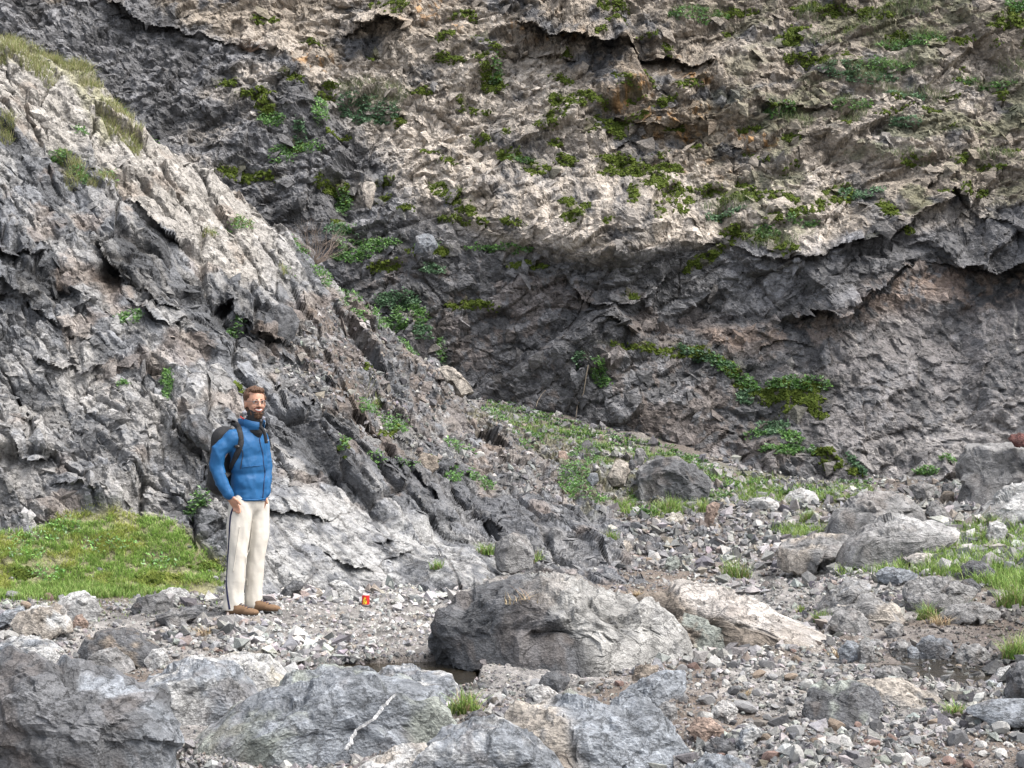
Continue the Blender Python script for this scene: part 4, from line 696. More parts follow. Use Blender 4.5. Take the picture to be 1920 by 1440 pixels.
x = rng.uniform(500, 1300, 17000); y = rng.uniform(560, 1090, 17000); k = inpoly(x, y, [(620, 570), (760, 640), (900, 755), (1250, 930), (1230, 990), (1060, 950), (900, 900), (760, 830), (640, 790), (480, 690)], 1) * (fbm(x / 60, y / 40, 5, 3) > -.25) > rng.uniform(.3, .9, len(x)); x, y = x[k], y[k]
P2, N2 = slope_at(x, y); cc = stonecols(len(x), (.4, .12, .33, .15)) * .72
scatter_lumps('scree_chips', P2, N2, np.clip(rng.lognormal(math.log(.022), .5, len(x)), .008, .08), np.clip(cc, .02, .6), M_PEBBLE, sub=0, tilt=.8)

# broken blocks bedded in both rock faces, each in the colour of the rock it sits in
def fragments(name, P, N, C, ax, ay, n, box, med, hi, mat, keep=None, flat=(.18, .42)):
    x = rng.uniform(box[0], box[1], n); y = rng.uniform(box[2], box[3], n)
    if keep is not None: k = keep(x, y); x, y = x[k], y[k]
    j = np.clip(np.searchsorted(ax, x), 0, len(ax) - 1); i = np.clip(np.searchsorted(ay, y), 0, len(ay) - 1); nn = front(N[i, j])
    c = C[i, j] * rng.uniform(.75, 1.25, (len(x), 1)); scatter_lumps(name, P[i, j], nn, np.clip(rng.lognormal(math.log(med), .6, len(x)), med * .4, hi), np.clip(c, .015, .6), mat, flat, 0, -.05, .16)
fragments('cliff_fragments', CP, CN, cr, CAX, CAY, 15000, (-20, 1960, -10, 930), .05, .20, M_CLIFF, lambda x, y: (inpoly(x, y, [(1400, 620), (1700, 520), (2000, 500), (2000, 950), (1500, 950)], 1) < .5) | (rng.uniform(0, 1, len(x)) < .3))
fragments('slope_fragments', SP, SN, sr, SAX, SAY, 16000, (-20, 1250, 0, 1090), .032, .15, M_SLOPE, lambda x, y: (np.interp(x, SIL_A[:, 0], SIL_A[:, 1]) < y) & (inpoly(x, y, [(480, 860), (560, 890), (700, 950), (850, 990), (1000, 1075), (900, 1110), (480, 1110)], 1) < rng.uniform(.3, 1.4, len(x))) & (inpoly(x, y, [(-200, 1000), (60, 990), (130, 965), (240, 955), (330, 975), (415, 1060), (420, 1130), (-200, 1140)], 1) < .5))

# ================================================================ water
def water_mat():
    m, t, b = node_mat('stream_water', .07, .5); b.inputs['Base Color'].default_value = (.10, .085, .06, 1); b.inputs['Transmission Weight'].default_value = .75; b.inputs['IOR'].default_value = 1.33
    n = t.nodes.new('ShaderNodeTexNoise'); n.inputs['Scale'].default_value = 16; n.inputs['Detail'].default_value = 4; tc = t.nodes.new('ShaderNodeTexCoord'); mp = t.nodes.new('ShaderNodeMapping'); mp.inputs['Scale'].default_value = (1, .5, 1)
    bp = t.nodes.new('ShaderNodeBump'); bp.inputs['Strength'].default_value = .6; bp.inputs['Distance'].default_value = .02
    t.links.new(tc.outputs['Object'], mp.inputs[0]); t.links.new(mp.outputs[0], n.inputs['Vector']); t.links.new(n.outputs[0], bp.inputs['Height']); t.links.new(bp.outputs[0], b.inputs['Normal']); return m
M_WATER = water_mat()
def water(name, poly, z):
    pts = [unproj(a, b, (CZ - z) * F / (b - HY)) for a, b in poly]
    bm = bmesh.new(); vs_ = [bm.verts.new(p) for p in pts]; f = bm.faces.new(vs_); bmesh.ops.triangulate(bm, faces=[f]); f = bm.faces
    me = bpy.data.meshes.new(name); bmesh.ops.recalc_face_normals(bm, faces=bm.faces); bm.normal_update()
    if sum(q.normal.z for q in bm.faces) < 0: bmesh.ops.reverse_faces(bm, faces=bm.faces)
    bm.to_mesh(me); bm.free(); me.materials.append(M_WATER); o = bpy.data.objects.new(name, me); COL.objects.link(o); tag(o, kind='structure'); return o
water('pool_water', [(540, 1266), (620, 1246), (700, 1234), (780, 1226), (880, 1220), (900, 1290), (700, 1290), (600, 1280)], ZP - .012)
water('stream_water', [(1580, 1244), (1640, 1228), (1760, 1226), (1990, 1224), (1990, 1300), (1880, 1296), (1760, 1272), (1640, 1256)], ZS - .016)
# little cascade: a rumpled tongue of water falling over the lip
m_, t_, b_ = node_mat('falling_water', .12, .6); b_.inputs['Base Color'].default_value = (.62, .66, .70, 1); b_.inputs['Transmission Weight'].default_value = .45; M_FALL = m_
uu, vv = np.meshgrid(np.linspace(0, 1, 60), np.linspace(0, 1, 36)); d0 = (CZ - ZS) * F / (1284 - HY)
fx = 1832 + 46 * uu + 8 * vv; fy = 1277 + 34 * vv ** 1.3 + 3 * np.sin(uu * 9)
Pw = unproj(fx, fy, d0 - .35 * vv - .03 * fbm(uu * 9, vv * 4, 7, 3) + .02 * fbm(uu * 24, vv * 6, 9, 2)); o = mesh_np('cascade_water', Pw.reshape(-1, 3), gridfaces(36, 60), M_FALL); tag(o, kind='structure')
# ================================================================ vegetation
def blades(P, N, L, W, cols, lean=.5, n_seg=2, up=None):
    """narrow bent blades: -> V, F(quads), C"""
    n = len(P); a = rng.uniform(0, 2 * np.pi, n); dirv = np.stack([np.cos(a), np.sin(a), np.zeros(n)], -1)
    U_ = N * .4 + np.array([0, 0, 1.]); U_ /= np.linalg.norm(U_, axis=1, keepdims=True); le = rng.uniform(.1, 1, n)[:, None] * lean
    side = np.cross(U_, dirv); V = []; C = []
    for k in range(n_seg + 1):
        t = k / n_seg; c = P + U_ * (L * t * (1 - .25 * t * le[:, 0]))[:, None] + dirv * le * (L * t * t)[:, None]; w = (W * (1 - .92 * t))[:, None]
        V += [c - side * w, c + side * w]; C += [cols * (.8 + .35 * t)] * 2
    V = np.stack(V, 1); C = np.stack(C, 1); m = V.shape[1]
    f = np.array([(2 * k, 2 * k + 1, 2 * k + 3, 2 * k + 2) for k in range(n_seg)]); Fc = (f[None] + (np.arange(n) * m)[:, None, None]).reshape(-1, 4)
    return V.reshape(-1, 3), Fc, C.reshape(-1, 3)
def leaves(P, N, size, cols, aspect=.55):
    """small leaves folded on their midrib (two quads)"""
    n = len(P); a = rng.uniform(0, 2 * np.pi, n); D = np.stack([np.cos(a), np.sin(a), rng.uniform(-.5, .8, n)], -1) + N * .5; D /= np.linalg.norm(D, axis=1, keepdims=True)
    Nn = N + rng.normal(0, .5, (n, 3)) + [0, 0, .6]; S = np.cross(D, Nn); S /= np.linalg.norm(S, axis=1, keepdims=True) + 1e-9; Up = np.cross(S, D); s = size[:, None]
    V = np.stack([P, P + D * s * .5 + S * s * aspect * .5 + Up * s * .12, P + D * s, P + D * s * .5 - S * s * aspect * .5 + Up * s * .12, P + D * s * .5], 1)
    f = np.array([(0, 4, 2, 1), (0, 3, 2, 4)]); Fc = (f[None] + (np.arange(n) * 5)[:, None, None]).reshape(-1, 4); return V.reshape(-1, 3), Fc, np.repeat(cols, 5, 0)
def join(parts):
    Vs, Fs, Cs = [], [], []; o = 0
    for V, Fc, C in parts: Vs.append(V); Fs.append(Fc + o); Cs.append(C); o += len(V)
    return np.concatenate(Vs), np.concatenate(Fs), np.concatenate(Cs)
GRN = np.array([(.17, .29, .06), (.24, .36, .09), (.11, .20, .04), (.30, .36, .13)])
def gcols(n, base=GRN, j=.25): return base[rng.integers(0, len(base), n)] * rng.uniform(1 - j, 1 + j, (n, 1))
DRYC = np.array([(.42, .33, .20), (.50, .42, .28), (.33, .22, .13)])

# meadow grass on the left bank, on the slope strip and on the right bank
parts = []
x = rng.uniform(-60, 430, 60000); y = rng.uniform(945, 1130, 60000); bk = inpoly(x + 14 * fbm(x / 50, y / 30, 1, 3), y, [(-80, 1005), (60, 992), (130, 966), (240, 956), (330, 978), (412, 1060), (418, 1092), (-80, 1112)], 10) * ss(-.55, -.1, fbm(x / 40, y / 16, 3, 4)); k = bk * ss(-.35, .1, fbm(x / 16, y / 8, 33, 3)) > rng.uniform(0, 1, len(x)); x, y = x[k], y[k]
P, N = slope_at(x, y); yel = ss(-.1, .3, fbm(x / 60, y / 30, 8, 3))[:, None]; c = 1.3 * gcols(len(x)) * (1 - yel * .2) + yel * np.array([.16, .10, .03]); parts.append(blades(P, N, rng.uniform(.02, .06, len(x)), np.full(len(x), .004), c, 1.2))
P, N, x, y = ground_pts(26000, [(-60, 1090), (410, 1080), (420, 1100), (330, 1118), (250, 1122), (120, 1126), (-60, 1130)], (-60, 430, 1075, 1135)); parts.append(blades(P, N, rng.uniform(.03, .08, len(x)), np.full(len(x), .004), gcols(len(x)), .9))
P, N, x, y = ground_pts(5000, [(-60, 1090), (420, 1080), (440, 1130), (200, 1170), (-60, 1165)], (-60, 440, 1080, 1170)); k = rng.uniform(0, 1, len(x)) ** 2 > (y - 1095) / 75.; P, N = P[k], N[k]; parts.append(blades(P, N, rng.uniform(.015, .05, len(P)), np.full(len(P), .004), gcols(len(P)), 1.2))
def rich(n, poly, L, box, den=-.2, wid=.004, cols=GRN, sc=40):
    P, N, x, y = ground_pts(n, poly, box); k = fbm(x / sc, y / (sc * .4), 12, 4) > den + rng.uniform(-.2, .2, len(x)); P, N = P[k], N[k]
    parts.append(blades(P, N, rng.uniform(L * .4, L * 1.3, len(P)), np.full(len(P), wid), gcols(len(P), cols), 1.))
rich(30000, [(1560, 1085), (1600, 1055), (1720, 1018), (1800, 990), (1990, 950), (1990, 1130), (1880, 1110), (1790, 1085), (1700, 1080)], .10, (1540, 1980, 940, 1140), -.18)
rich(16000, [(1200, 940), (1340, 925), (1620, 915), (1660, 940), (1500, 950), (1400, 948), (1340, 960), (1220, 975)], .09, (1190, 1680, 905, 980), -.25)
for pl, bx, n_ in (([(905, 760), (1000, 785), (1100, 812), (1240, 850), (1340, 890), (1640, 925), (1600, 945), (1400, 935), (1340, 910), (1200, 870), (1060, 850), (960, 820)], (890, 1650, 750, 950) , 34000), ([(1060, 880), (1140, 870), (1200, 930), (1180, 970), (1100, 950)], (1050, 1210, 860, 980), 8000)): rich(n_, pl, .11, bx, -.25, .005)
rich(6000, [(1440, 1000), (1560, 990), (1620, 980), (1600, 1004), (1480, 1014)], .12, (1440, 1640, 975, 1020), -.2)
o = mesh_np('grass', *[join(parts)[i] for i in (0, 1)], M_GRASS, join(parts)[2]); tag(o, kind='stuff')

# leafy ground cover
parts = []
def cover(surf, e, n, size, base, lift=.04, j=.3):
    a = rng.uniform(0, 2 * np.pi, n); r = np.sqrt(rng.uniform(0, 1, n)); ang = R(e[4]) if len(e) > 4 else 0
    ux, uy = r * np.cos(a) * e[2], r * np.sin(a) * e[3]; x = e[0] + ux * math.cos(ang) - uy * math.sin(ang); y = e[1] + ux * math.sin(ang) + uy * math.cos(ang)
    k = fbm(x / 14, y / 9, 21, 3) > -.22; x, y = x[k], y[k]; P, N = surf(x, y); P = P + N * (rng.uniform(0, 1, len(x)) * lift)[:, None]
    parts.append(leaves(P, N, rng.uniform(size * .5, size * 1.2, len(x)), gcols(len(x), base, j)))
LG = np.array([(.11, .23, .06), (.17, .31, .09), (.08, .17, .05), (.19, .28, .16)])
LB = np.array([(.11, .20, .11), (.16, .26, .15), (.08, .15, .08)])
for i, e in enumerate(LEAFP): cover(cliff_at, e, int(e[2] * e[3] * 1.3), .06, LG if i % 3 else LB)
def gsurf(x, y):
    P = np.array([ground_at_pix(a, b)[0] for a, b in zip(x, y)]); return P, np.tile([0., -.3, .95], (len(x), 1))
for e in [(650, 560, 26, 10, 40), (700, 600, 30, 10, 40), (600, 520, 26, 10, 45), (760, 650, 26, 8, 40), (560, 470, 24, 8, 40), (940, 775, 40, 10, 25), (1010, 800, 60, 14, 25), (1060, 800, 60, 10, 12), (1120, 830, 70, 14, 18), (1100, 860, 40, 14), (1180, 832, 60, 10, 12), (1240, 850, 50, 9, 12), (980, 830, 30, 8, 30), (1070, 900, 30, 20, 30), (1100, 930, 40, 16, 20), (660, 590, 30, 8, 30), (700, 870, 20, 6, 25), (760, 870, 24, 8, 25), (740, 790, 30, 10, 30), (690, 760, 20, 14),
          (850, 890, 16, 10, 30), (250, 170, 50, 14, 30), (300, 205, 46, 12, 25), (330, 232, 40, 10, 10), (240, 155, 30, 10), (240, 600, 24, 10), (315, 715, 12, 28), (440, 605, 16, 10), (150, 245, 14, 9), (150, 330, 20, 10, 40), (110, 280, 24, 10, 30), (200, 330, 14, 8), (450, 410, 22, 8), (400, 425, 16, 6, 30), (540, 510, 14, 6, 40), (365, 950, 22, 14), (230, 720, 10, 6), (640, 850, 7, 16), (860, 840, 30, 8, 20), (900, 900, 30, 8, 30),
          (1010, 820, 40, 6, 20), (60, 1010, 50, 12), (120, 990, 30, 16), (40, 1040, 40, 14), (200, 1020, 60, 14), (300, 1050, 40, 14), (90, 1075, 40, 12)]:
    cover(slope_at, e, int(e[2] * e[3] * 1.5 * (.15 if e[0] < 330 and e[1] > 960 else 1)), .035 if e[1] > 960 else .045, LG * (1.5 if e[1] > 960 else 1))
for e in [(960, 775, 50, 12, 20), (1040, 800, 60, 14, 18), (1120, 822, 70, 14, 14), (1200, 845, 60, 12, 16), (1010, 830, 40, 12, 20), (1280, 862, 50, 9, 20), (1100, 850, 50, 12), (1140, 905, 34, 22), (1180, 930, 50, 20), (1110, 880, 26, 12), (1330, 890, 50, 12, 35), (1290, 870, 40, 8, 20), (1400, 915, 60, 12), (1500, 925, 60, 8), (1600, 915, 40, 8), (1210, 965, 20, 10), (1340, 935, 30, 12), (1240, 945, 30, 8)]:
    cover(gsurf, e, int(e[2] * e[3] * .9), .05, LG)
V, Fc, C = join(parts); o = mesh_np('ground_cover', V, Fc, M_LEAF, C); tag(o, kind='stuff')

# moss cushions: real lumps standing off the rock
Ps, Ns, Cs, Ss = [], [], [], []
def moss(surf, e, den=1.):
    n = int(e[2] * e[3] * 1.2 * den) + 3; a = rng.uniform(0, 2 * np.pi, n); r = np.sqrt(rng.uniform(0, 1, n)); ang = R(e[4]) if len(e) > 4 else 0; ux, uy = r * np.cos(a) * e[2], r * np.sin(a) * e[3]
    x = e[0] + ux * math.cos(ang) - uy * math.sin(ang) + rng.normal(0, 3, n); y = e[1] + ux * math.sin(ang) + uy * math.cos(ang) + rng.normal(0, 2, n); k = fbm(x / 13, y / 8, 31, 3) > -.18; x, y = x[k], y[k]
    P, N = surf(x, y); N = N * .6 + [0, -.1, .8]; N /= np.linalg.norm(N, axis=1, keepdims=True); Ps.append(P); Ns.append(N); Ss.append(rng.uniform(.018, .045, len(x)))
    t = rng.uniform(0, 1, (len(x), 1)); Cs.append(np.array([.035, .052, .010]) * (1 - t) + np.array([.088, .115, .022]) * t)
for e in MOSS: moss(cliff_at, e)
for e in [(730, 800, 16, 8), (810, 862, 9, 5), (690, 700, 12, 4), (640, 858, 6, 12), (450, 720, 8, 4), (380, 1060, 24, 6), (300, 1080, 40, 7), (180, 1100, 40, 7), (40, 1075, 20, 8)]: moss(slope_at, e)
scatter_lumps('moss', np.concatenate(Ps), np.concatenate(Ns), np.concatenate(Ss), np.concatenate(Cs), M_MOSS, flat=(.4, .8), sub=0, lift=.1, tilt=.5)
# thin wild grass hanging on the ridge and on the upper cliff
parts = []
def fuzz(surf, e, n, L, base, lean=1.2, w=.004):
    a = rng.uniform(0, 2 * np.pi, n); r = np.sqrt(rng.uniform(0, 1, n)); ang = R(e[4]) if len(e) > 4 else 0; ux, uy = r * np.cos(a) * e[2], r * np.sin(a) * e[3]
    x = e[0] + ux * math.cos(ang) - uy * math.sin(ang); y = e[1] + ux * math.sin(ang) + uy * math.cos(ang); P, N = surf(x, y)
    parts.append(blades(P, N, rng.uniform(L * .5, L * 1.2, n), np.full(n, w), gcols(n, base), lean))
RG = np.array([(.26, .27, .11), (.20, .24, .08), (.34, .32, .18)])
for e in [(25, 30, 40, 24, 45), (70, 75, 50, 20, 45), (120, 110, 50, 18, 35), (150, 140, 40, 14, 30), (215, 215, 26, 34, -20), (60, 120, 60, 16, 45), (245, 260, 18, 16), (10, 80, 30, 30), (255, 265, 12, 20), (10, 245, 16, 24), (140, 330, 18, 20, 40), (130, 300, 30, 8, 40), (190, 350, 30, 9), (395, 430, 18, 6, 40), (455, 412, 20, 6), (530, 515, 16, 5, 40)]: fuzz(slope_at, e, int(e[2] * e[3] * .8), .13, RG)
CG = np.array([(.13, .18, .08), (.19, .23, .12), (.26, .26, .16)])
for e in [(700, 175, 70, 22, 6), (1570, 140, 40, 12), (1650, 135, 70, 16, -12), (1700, 80, 60, 10, -10), (1740, 72, 30, 8), (1590, 215, 30, 20), (1480, 225, 40, 16, 20), (1310, 20, 60, 9), (1360, 385, 50, 10), (1440, 445, 50, 12), (1850, 150, 60, 6), (1690, 20, 60, 16), (1540, 70, 30, 12), (1730, 175, 50, 10), (1650, 165, 60, 10, 20), (1520, 20, 30, 16), (1610, 60, 30, 10), (1850, 300, 50, 8), (1700, 300, 50, 8), (1580, 195, 30, 10), (1900, 120, 30, 10)]:
    fuzz(cliff_at, e, int(e[2] * e[3] * .55), .16, CG)
V, Fc, C = join(parts); o = mesh_np('wild_grass', V, Fc, M_GRASS, C); tag(o, kind='stuff')

# single tufts and plants
def tuft(px, py, h, n, label, base=GRN, surf='g', cat='grass tuft', name='grass_tuft', lean=.9, spread=.35, w=.0045, group=None, p=None):
    if p is None:
        if surf == 'g': p, _ = ground_at_pix(px, py)
        elif surf == 's': p = slope_at(np.array([px]), np.array([py]))[0][0]
        else: p = cliff_at(np.array([px]), np.array([py]))[0][0]
    L = h * p[1] / F; a = rng.uniform(0, 6.28, n); r = rng.uniform(0, 1, n) ** .7 * L * spread * 1.9; Q = np.stack([r * np.cos(a), r * np.sin(a) * .6, r * 0 - .01], -1)
    V, Fc, C = blades(Q, np.zeros((n, 3)), rng.uniform(.2, 1.3, n) * L * (1.15 - .45 * r / r.max()), np.full(n, w), np.where(rng.uniform(0, 1, (n, 1)) < .15, DRYC[0] * .8, gcols(n, base, .35)), lean * 1.25, 3)
    o = mesh_np(name, V, Fc, M_GRASS if base is not DRYC else M_DRY, C); o.location = p; tag(o, label, cat, group); return o
TU = [(872, 1338, 50, 260, 'tall green grass tuft beside the dark angular stone near the bottom centre', 'g'), (1380, 1085, 42, 300, 'bright green grass tuft on the gravel above the long pinkish slab', 'g'), (1540, 1165, 26, 220, 'green grass tuft growing over the rounded grey rock by the long slab', 'g'), (1625, 1112, 16, 90, 'thin green tuft on top of the wide ledge rock', 'g'),
      (1740, 1160, 34, 240, 'dark green tuft under the smooth flat-topped boulder', 'g'), (1800, 1140, 26, 200, 'green tuft in front of the smooth flat-topped boulder', 'g'), (1900, 1140, 50, 420, 'large drooping grass clump at the right edge', 'g'), (1905, 1240, 46, 320, 'dark green grass clump above the right-edge boulder by the stream', 'g'), (1790, 1345, 34, 200, 'small leafy green tuft beside the flat wet shale slab', 'g'), (1708, 1312, 16, 60, 'tiny green tuft on the tan slabby rock', 'g'),
      (1590, 1000, 26, 260, 'bright fresh grass clump between the two right-hand boulders', 'g'), (1515, 985, 28, 240, 'grass clump on the rubble bank near the cliff foot', 'g'), (1840, 1020, 30, 260, 'bright green clump left of the light pointed stone', 'g'), (1500, 1150, 16, 90, 'sparse green tuft beyond the end of the long slab', 'g'), (1005, 1045, 30, 120, 'yellow-green tuft right of the rounded boulder at the scree foot', 's'), (912, 1030, 26, 200, 'green bushy tuft left of the rounded boulder at the scree foot', 's'),
      (815, 1080, 22, 120, 'small green tuft at the lower edge of the pale bedrock slab', 's'), (1135, 1030, 22, 120, 'thin green tuft on the bedrock toe', 's'), (1255, 965, 34, 360, 'pale dry-green grass clump below the striped boulder', 'g'), (1315, 960, 26, 260, 'green grass clump at the right foot of the striped boulder', 'g'), (335, 1128, 14, 120, 'small green tuft on stones just left of the person', 'g'), (500, 1100, 12, 60, 'tiny green tuft behind the person\'s shoes', 'g'), (710, 750, 30, 120, 'light green weed with tall stalks on the upper scree', 's'), (235, 1110, 24, 300, 'dark green grass mound at the front of the grassy bank', 'g'),
      (95, 1105, 20, 240, 'green grass mound at the front left of the grassy bank', 'g'), (1845, 970, 16, 80, 'grass stalks in front of the huge dark boulder', 'g'), (1150, 1240, 10, 40, 'tiny green weed on the foot of the largest boulder', 'g'), (1265, 1288, 14, 50, 'small green weed at the end of the tilted slab', 'g')]
for px, py, h, n, lab, sf in TU: tuft(px, py, h, n, lab, surf=sf)
DR = [(375, 1192, 22, 120, 'little straw-coloured dry clump on the gravel left of the person', 'g', None), (975, 1130, 34, 60, 'dry straw bunch caught in the crack on top of the largest boulder', 'g', 'central'), (1195, 1120, 16, 260, 'orange dry needles piled behind the largest boulder', 'g', None), (1755, 1170, 26, 120, 'brown dead grass beside the dark green tuft', 'g', None), (1570, 1232, 22, 60, 'dry straw at the lower end of the long pinkish slab', 'g', None), (1400, 1305, 20, 90, 'dry orange-brown grass among the rubble', 'g', None), (132, 1168, 22, 60, 'reddish dead stalks between tan rock and light peaked rock', 'g', None)]
for px, py, h, n, lab, sf, on in DR:
    p = None
    if on: SVc = B[on][1]; a, b = project(SVc); dd = np.hypot(a - px, b - py) + 40 * (SVc[:, 1] > np.median(SVc[:, 1]) + .3); p = SVc[np.argmin(dd)]
    tuft(px, py, h, n, lab, base=DRYC, cat='dry grass', name='dry_grass', lean=1.6, spread=.5, w=.003, p=p)
# leafless shrub and stalks
def twigs(px, py, h, n, label, surf, cols, cat, name, d2=.0025):
    p = (slope_at if surf == 's' else cliff_at)(np.array([px]), np.array([py]))[0][0]; L = h * p[1] / F; V = []; Fc = []; C = []
    bm = bmesh.new()
    def seg(a, b, r1, r2):
        ax = (b - a).normalized(); s = ax.cross(Vector((0, 1, .1))).normalized(); t = ax.cross(s); ra = [bm.verts.new(a + (s * math.cos(q) + t * math.sin(q)) * r1) for q in (0, 2.1, 4.2)]; rb = [bm.verts.new(b + (s * math.cos(q) + t * math.sin(q)) * r2) for q in (0, 2.1, 4.2)]
        for k in range(3): bm.faces.new((ra[k], ra[(k + 1) % 3], rb[(k + 1) % 3], rb[k]))
    for k in range(n):
        a = random.uniform(-1.2, 1.2); dirn = Vector((math.sin(a), random.uniform(-.6, .3), math.cos(a))).normalized(); q = Vector((random.uniform(-.1, .1) * L, 0, 0)); r = d2 * random.uniform(1, 2)
        for s in range(4):
            q2 = q + dirn * L * .27; seg(q, q2, r, r * .75); q = q2; r *= .75; dirn = (dirn + Vector((random.gauss(0, .25), random.gauss(0, .2), random.gauss(0.05, .2)))).normalized()
            if s: seg(q, q + (dirn + Vector((random.gauss(0, .6), random.gauss(0, .4), .1))).normalized() * L * .2, r * .7, r * .3)
    me = bpy.data.meshes.new(name); bm.to_mesh(me); bm.free(); a = me.color_attributes.new('Col', 'FLOAT_COLOR', 'POINT'); a.data.foreach_set('color', np.tile([*cols, 1.], len(me.vertices)).astype(np.float32)); me.materials.append(M_DRY)
    o = bpy.data.objects.new(name, me); COL.objects.link(o); o.location = p; tag(o, label, cat); return o
twigs(585, 492, 75, 60, 'leafless greyish-pink shrub on the slope crest above the person', 's', (.30, .24, .20), 'shrub', 'dry_shrub', .003)
twigs(470, 105, 30, 26, 'small bare brown bush under the upper left overhang', 'c', (.16, .11, .08), 'shrub', 'dry_shrub', .004)
twigs(690, 735, 45, 9, 'tall thin pale stalks on the scree above the person', 's', (.35, .34, .18), 'plant', 'dry_plant', .003)
twigs(775, 858, 20, 7, 'white dead stalks beside the blue-green scree plant', 's', (.6, .55, .48), 'plant', 'dry_plant', .003)
def root(pts, r, label):
    bm = bmesh.new(); P = []
    for a, b in pts: q = cliff_at(np.array([a]), np.array([b]))[0][0]; P.append(Vector(q) + Vector((0, -.05, .02)))
    prev = None
    for i, q in enumerate(P):
        rr = r * (1 - .6 * i / len(P)); ring = [bm.verts.new(q + Vector((math.cos(t) * rr, -math.sin(t) * rr, 0))) for t in np.linspace(0, 6.28, 7)[:-1]]
        if prev: [bm.faces.new((prev[k], prev[(k + 1) % 6], ring[(k + 1) % 6], ring[k])) for k in range(6)]
        prev = ring
    me = bpy.data.meshes.new('root'); bm.to_mesh(me); bm.free(); a = me.color_attributes.new('Col', 'FLOAT_COLOR', 'POINT'); a.data.foreach_set('color', np.tile([.42, .35, .27, 1.], len(me.vertices)).astype(np.float32)); me.materials.append(M_DRY); o = bpy.data.objects.new('root', me); COL.objects.link(o); tag(o, label, 'root')
root([(1098, 700), (1095, 718), (1091, 740), (1082, 762), (1078, 782)], .008, 'thin pale root hanging down the centre of the cliff foot')
root([(1022, 737), (1013, 745), (1006, 756), (1002, 768)], .007, 'short forked pale root left of the long hanging one')
# ================================================================ person
from mathutils.bvhtree import BVHTree
PB, _n = ground_at_pix(462, 1150); PB = Vector(PB); S1 = PB[1] / F
def q(px, py, dy=0.): return Vector(((px - 465) * S1, dy, (1150 - py) * S1))
fv = Vector((.84, -.54, 0)).normalized(); rv = Vector((-.54, -.84, 0)).normalized()     # body faces fv, his right side is rv
gv = Vector((.47, -.88, -.05)).normalized(); gs_ = gv.cross(Vector((0, 0, 1))).normalized(); gu_ = gs_.cross(gv).normalized()   # face direction, sideways, up
def plain(name, c, rough=.8, spec=.3, noise=0, sc=60, bump=0):
    m, t, b = node_mat(name, rough, spec); b.inputs['Base Color'].default_value = (*c, 1)
    if noise or bump:
        n = t.nodes.new('ShaderNodeTexNoise'); n.inputs['Scale'].default_value = sc; n.inputs['Detail'].default_value = 5; tc = t.nodes.new('ShaderNodeTexCoord'); t.links.new(tc.outputs['Object'], n.inputs['Vector'])
        mr = t.nodes.new('ShaderNodeMapRange'); mr.inputs['To Min'].default_value = 1 - noise; mr.inputs['To Max'].default_value = 1 + noise; t.links.new(n.outputs[0], mr.inputs[0])
        vm = t.nodes.new('ShaderNodeVectorMath'); vm.operation = 'SCALE'; vm.inputs[0].default_value = c; t.links.new(mr.outputs[0], vm.inputs['Scale']); t.links.new(vm.outputs[0], b.inputs['Base Color'])
        bp = t.nodes.new('ShaderNodeBump'); bp.inputs['Strength'].default_value = bump; bp.inputs['Distance'].default_value = .01; t.links.new(n.outputs[0], bp.inputs['Height']); t.links.new(bp.outputs[0], b.inputs['Normal'])
    return m
M_SKIN = plain('skin', (.46, .25, .17), .5, .4, .12, 40); M_SKIN.node_tree.nodes['Principled BSDF'].inputs['Subsurface Weight'].default_value = .1; M_SKIN.node_tree.nodes['Principled BSDF'].inputs['Subsurface Radius'].default_value = (.01, .004, .002)
M_JACKET = plain('jacket_fabric', (.009, .085, .22), .6, .35, .1, 14, .5); M_TROU = plain('linen', (.55, .52, .465), .9, .1, .06, 18, .5); M_NAVY = plain('navy_trim', (.02, .022, .06), .8); M_BLACK = plain('black_nylon', (.02, .02, .022), .7, .3, .3, 40, .3)
M_HAIR = plain('brown_hair', (.085, .042, .022), .6, .4, .5, 90, .6); M_BEARD = plain('dark_beard', (.085, .048, .03), .8, .2, .5, 120, .8); M_SHOE = plain('brown_suede', (.16, .10, .06), .85, .2, .25, 50, .4); M_SOLE = plain('dark_sole', (.03, .027, .024), .8)
M_WHITE = plain('white', (.8, .78, .72), .5); M_LIP = plain('lips', (.42, .14, .11), .5); M_DARK = plain('dark', (.02, .015, .012), .3, .6); M_METAL = plain('frame_metal', (.12, .11, .11), .35, .5); M_GREYP = plain('grey_print', (.42, .42, .47), .9, .1, .5, 90); M_REDP = plain('red_trim', (.45, .03, .03), .8)
def blob(bm, c, ax, r):
    """ellipsoid: axes ax (3 vectors), radii r"""
    g = bmesh.ops.create_icosphere(bm, subdivisions=3, radius=1)['verts']; a = [Vector(v) for v in ax]
    for v in g: o = v.co.copy(); v.co = c + a[0] * o.x * r[0] + a[1] * o.y * r[1] + a[2] * o.z * r[2]
AXB = (rv, fv, Vector((0, 0, 1))); AXH = (gs_, gv, gu_)
def limb(bm, pts, rad, sq=None):
    for i in range(len(pts) - 1):
        a, b = pts[i], pts[i + 1]; n = max(2, int((b - a).length / (min(rad[i], rad[i + 1]) * .3)))
        for k in range(n + 1):
            t = k / n; c = a.lerp(b, t); r = rad[i] * (1 - t) + rad[i + 1] * t; g = bmesh.ops.create_icosphere(bm, subdivisions=2, radius=r)['verts']
            for v in g:
                if sq: o = v.co.copy(); v.co = rv * o.dot(rv) * sq[0] + fv * o.dot(fv) * sq[1] + Vector((0, 0, o.z))
                v.co += c
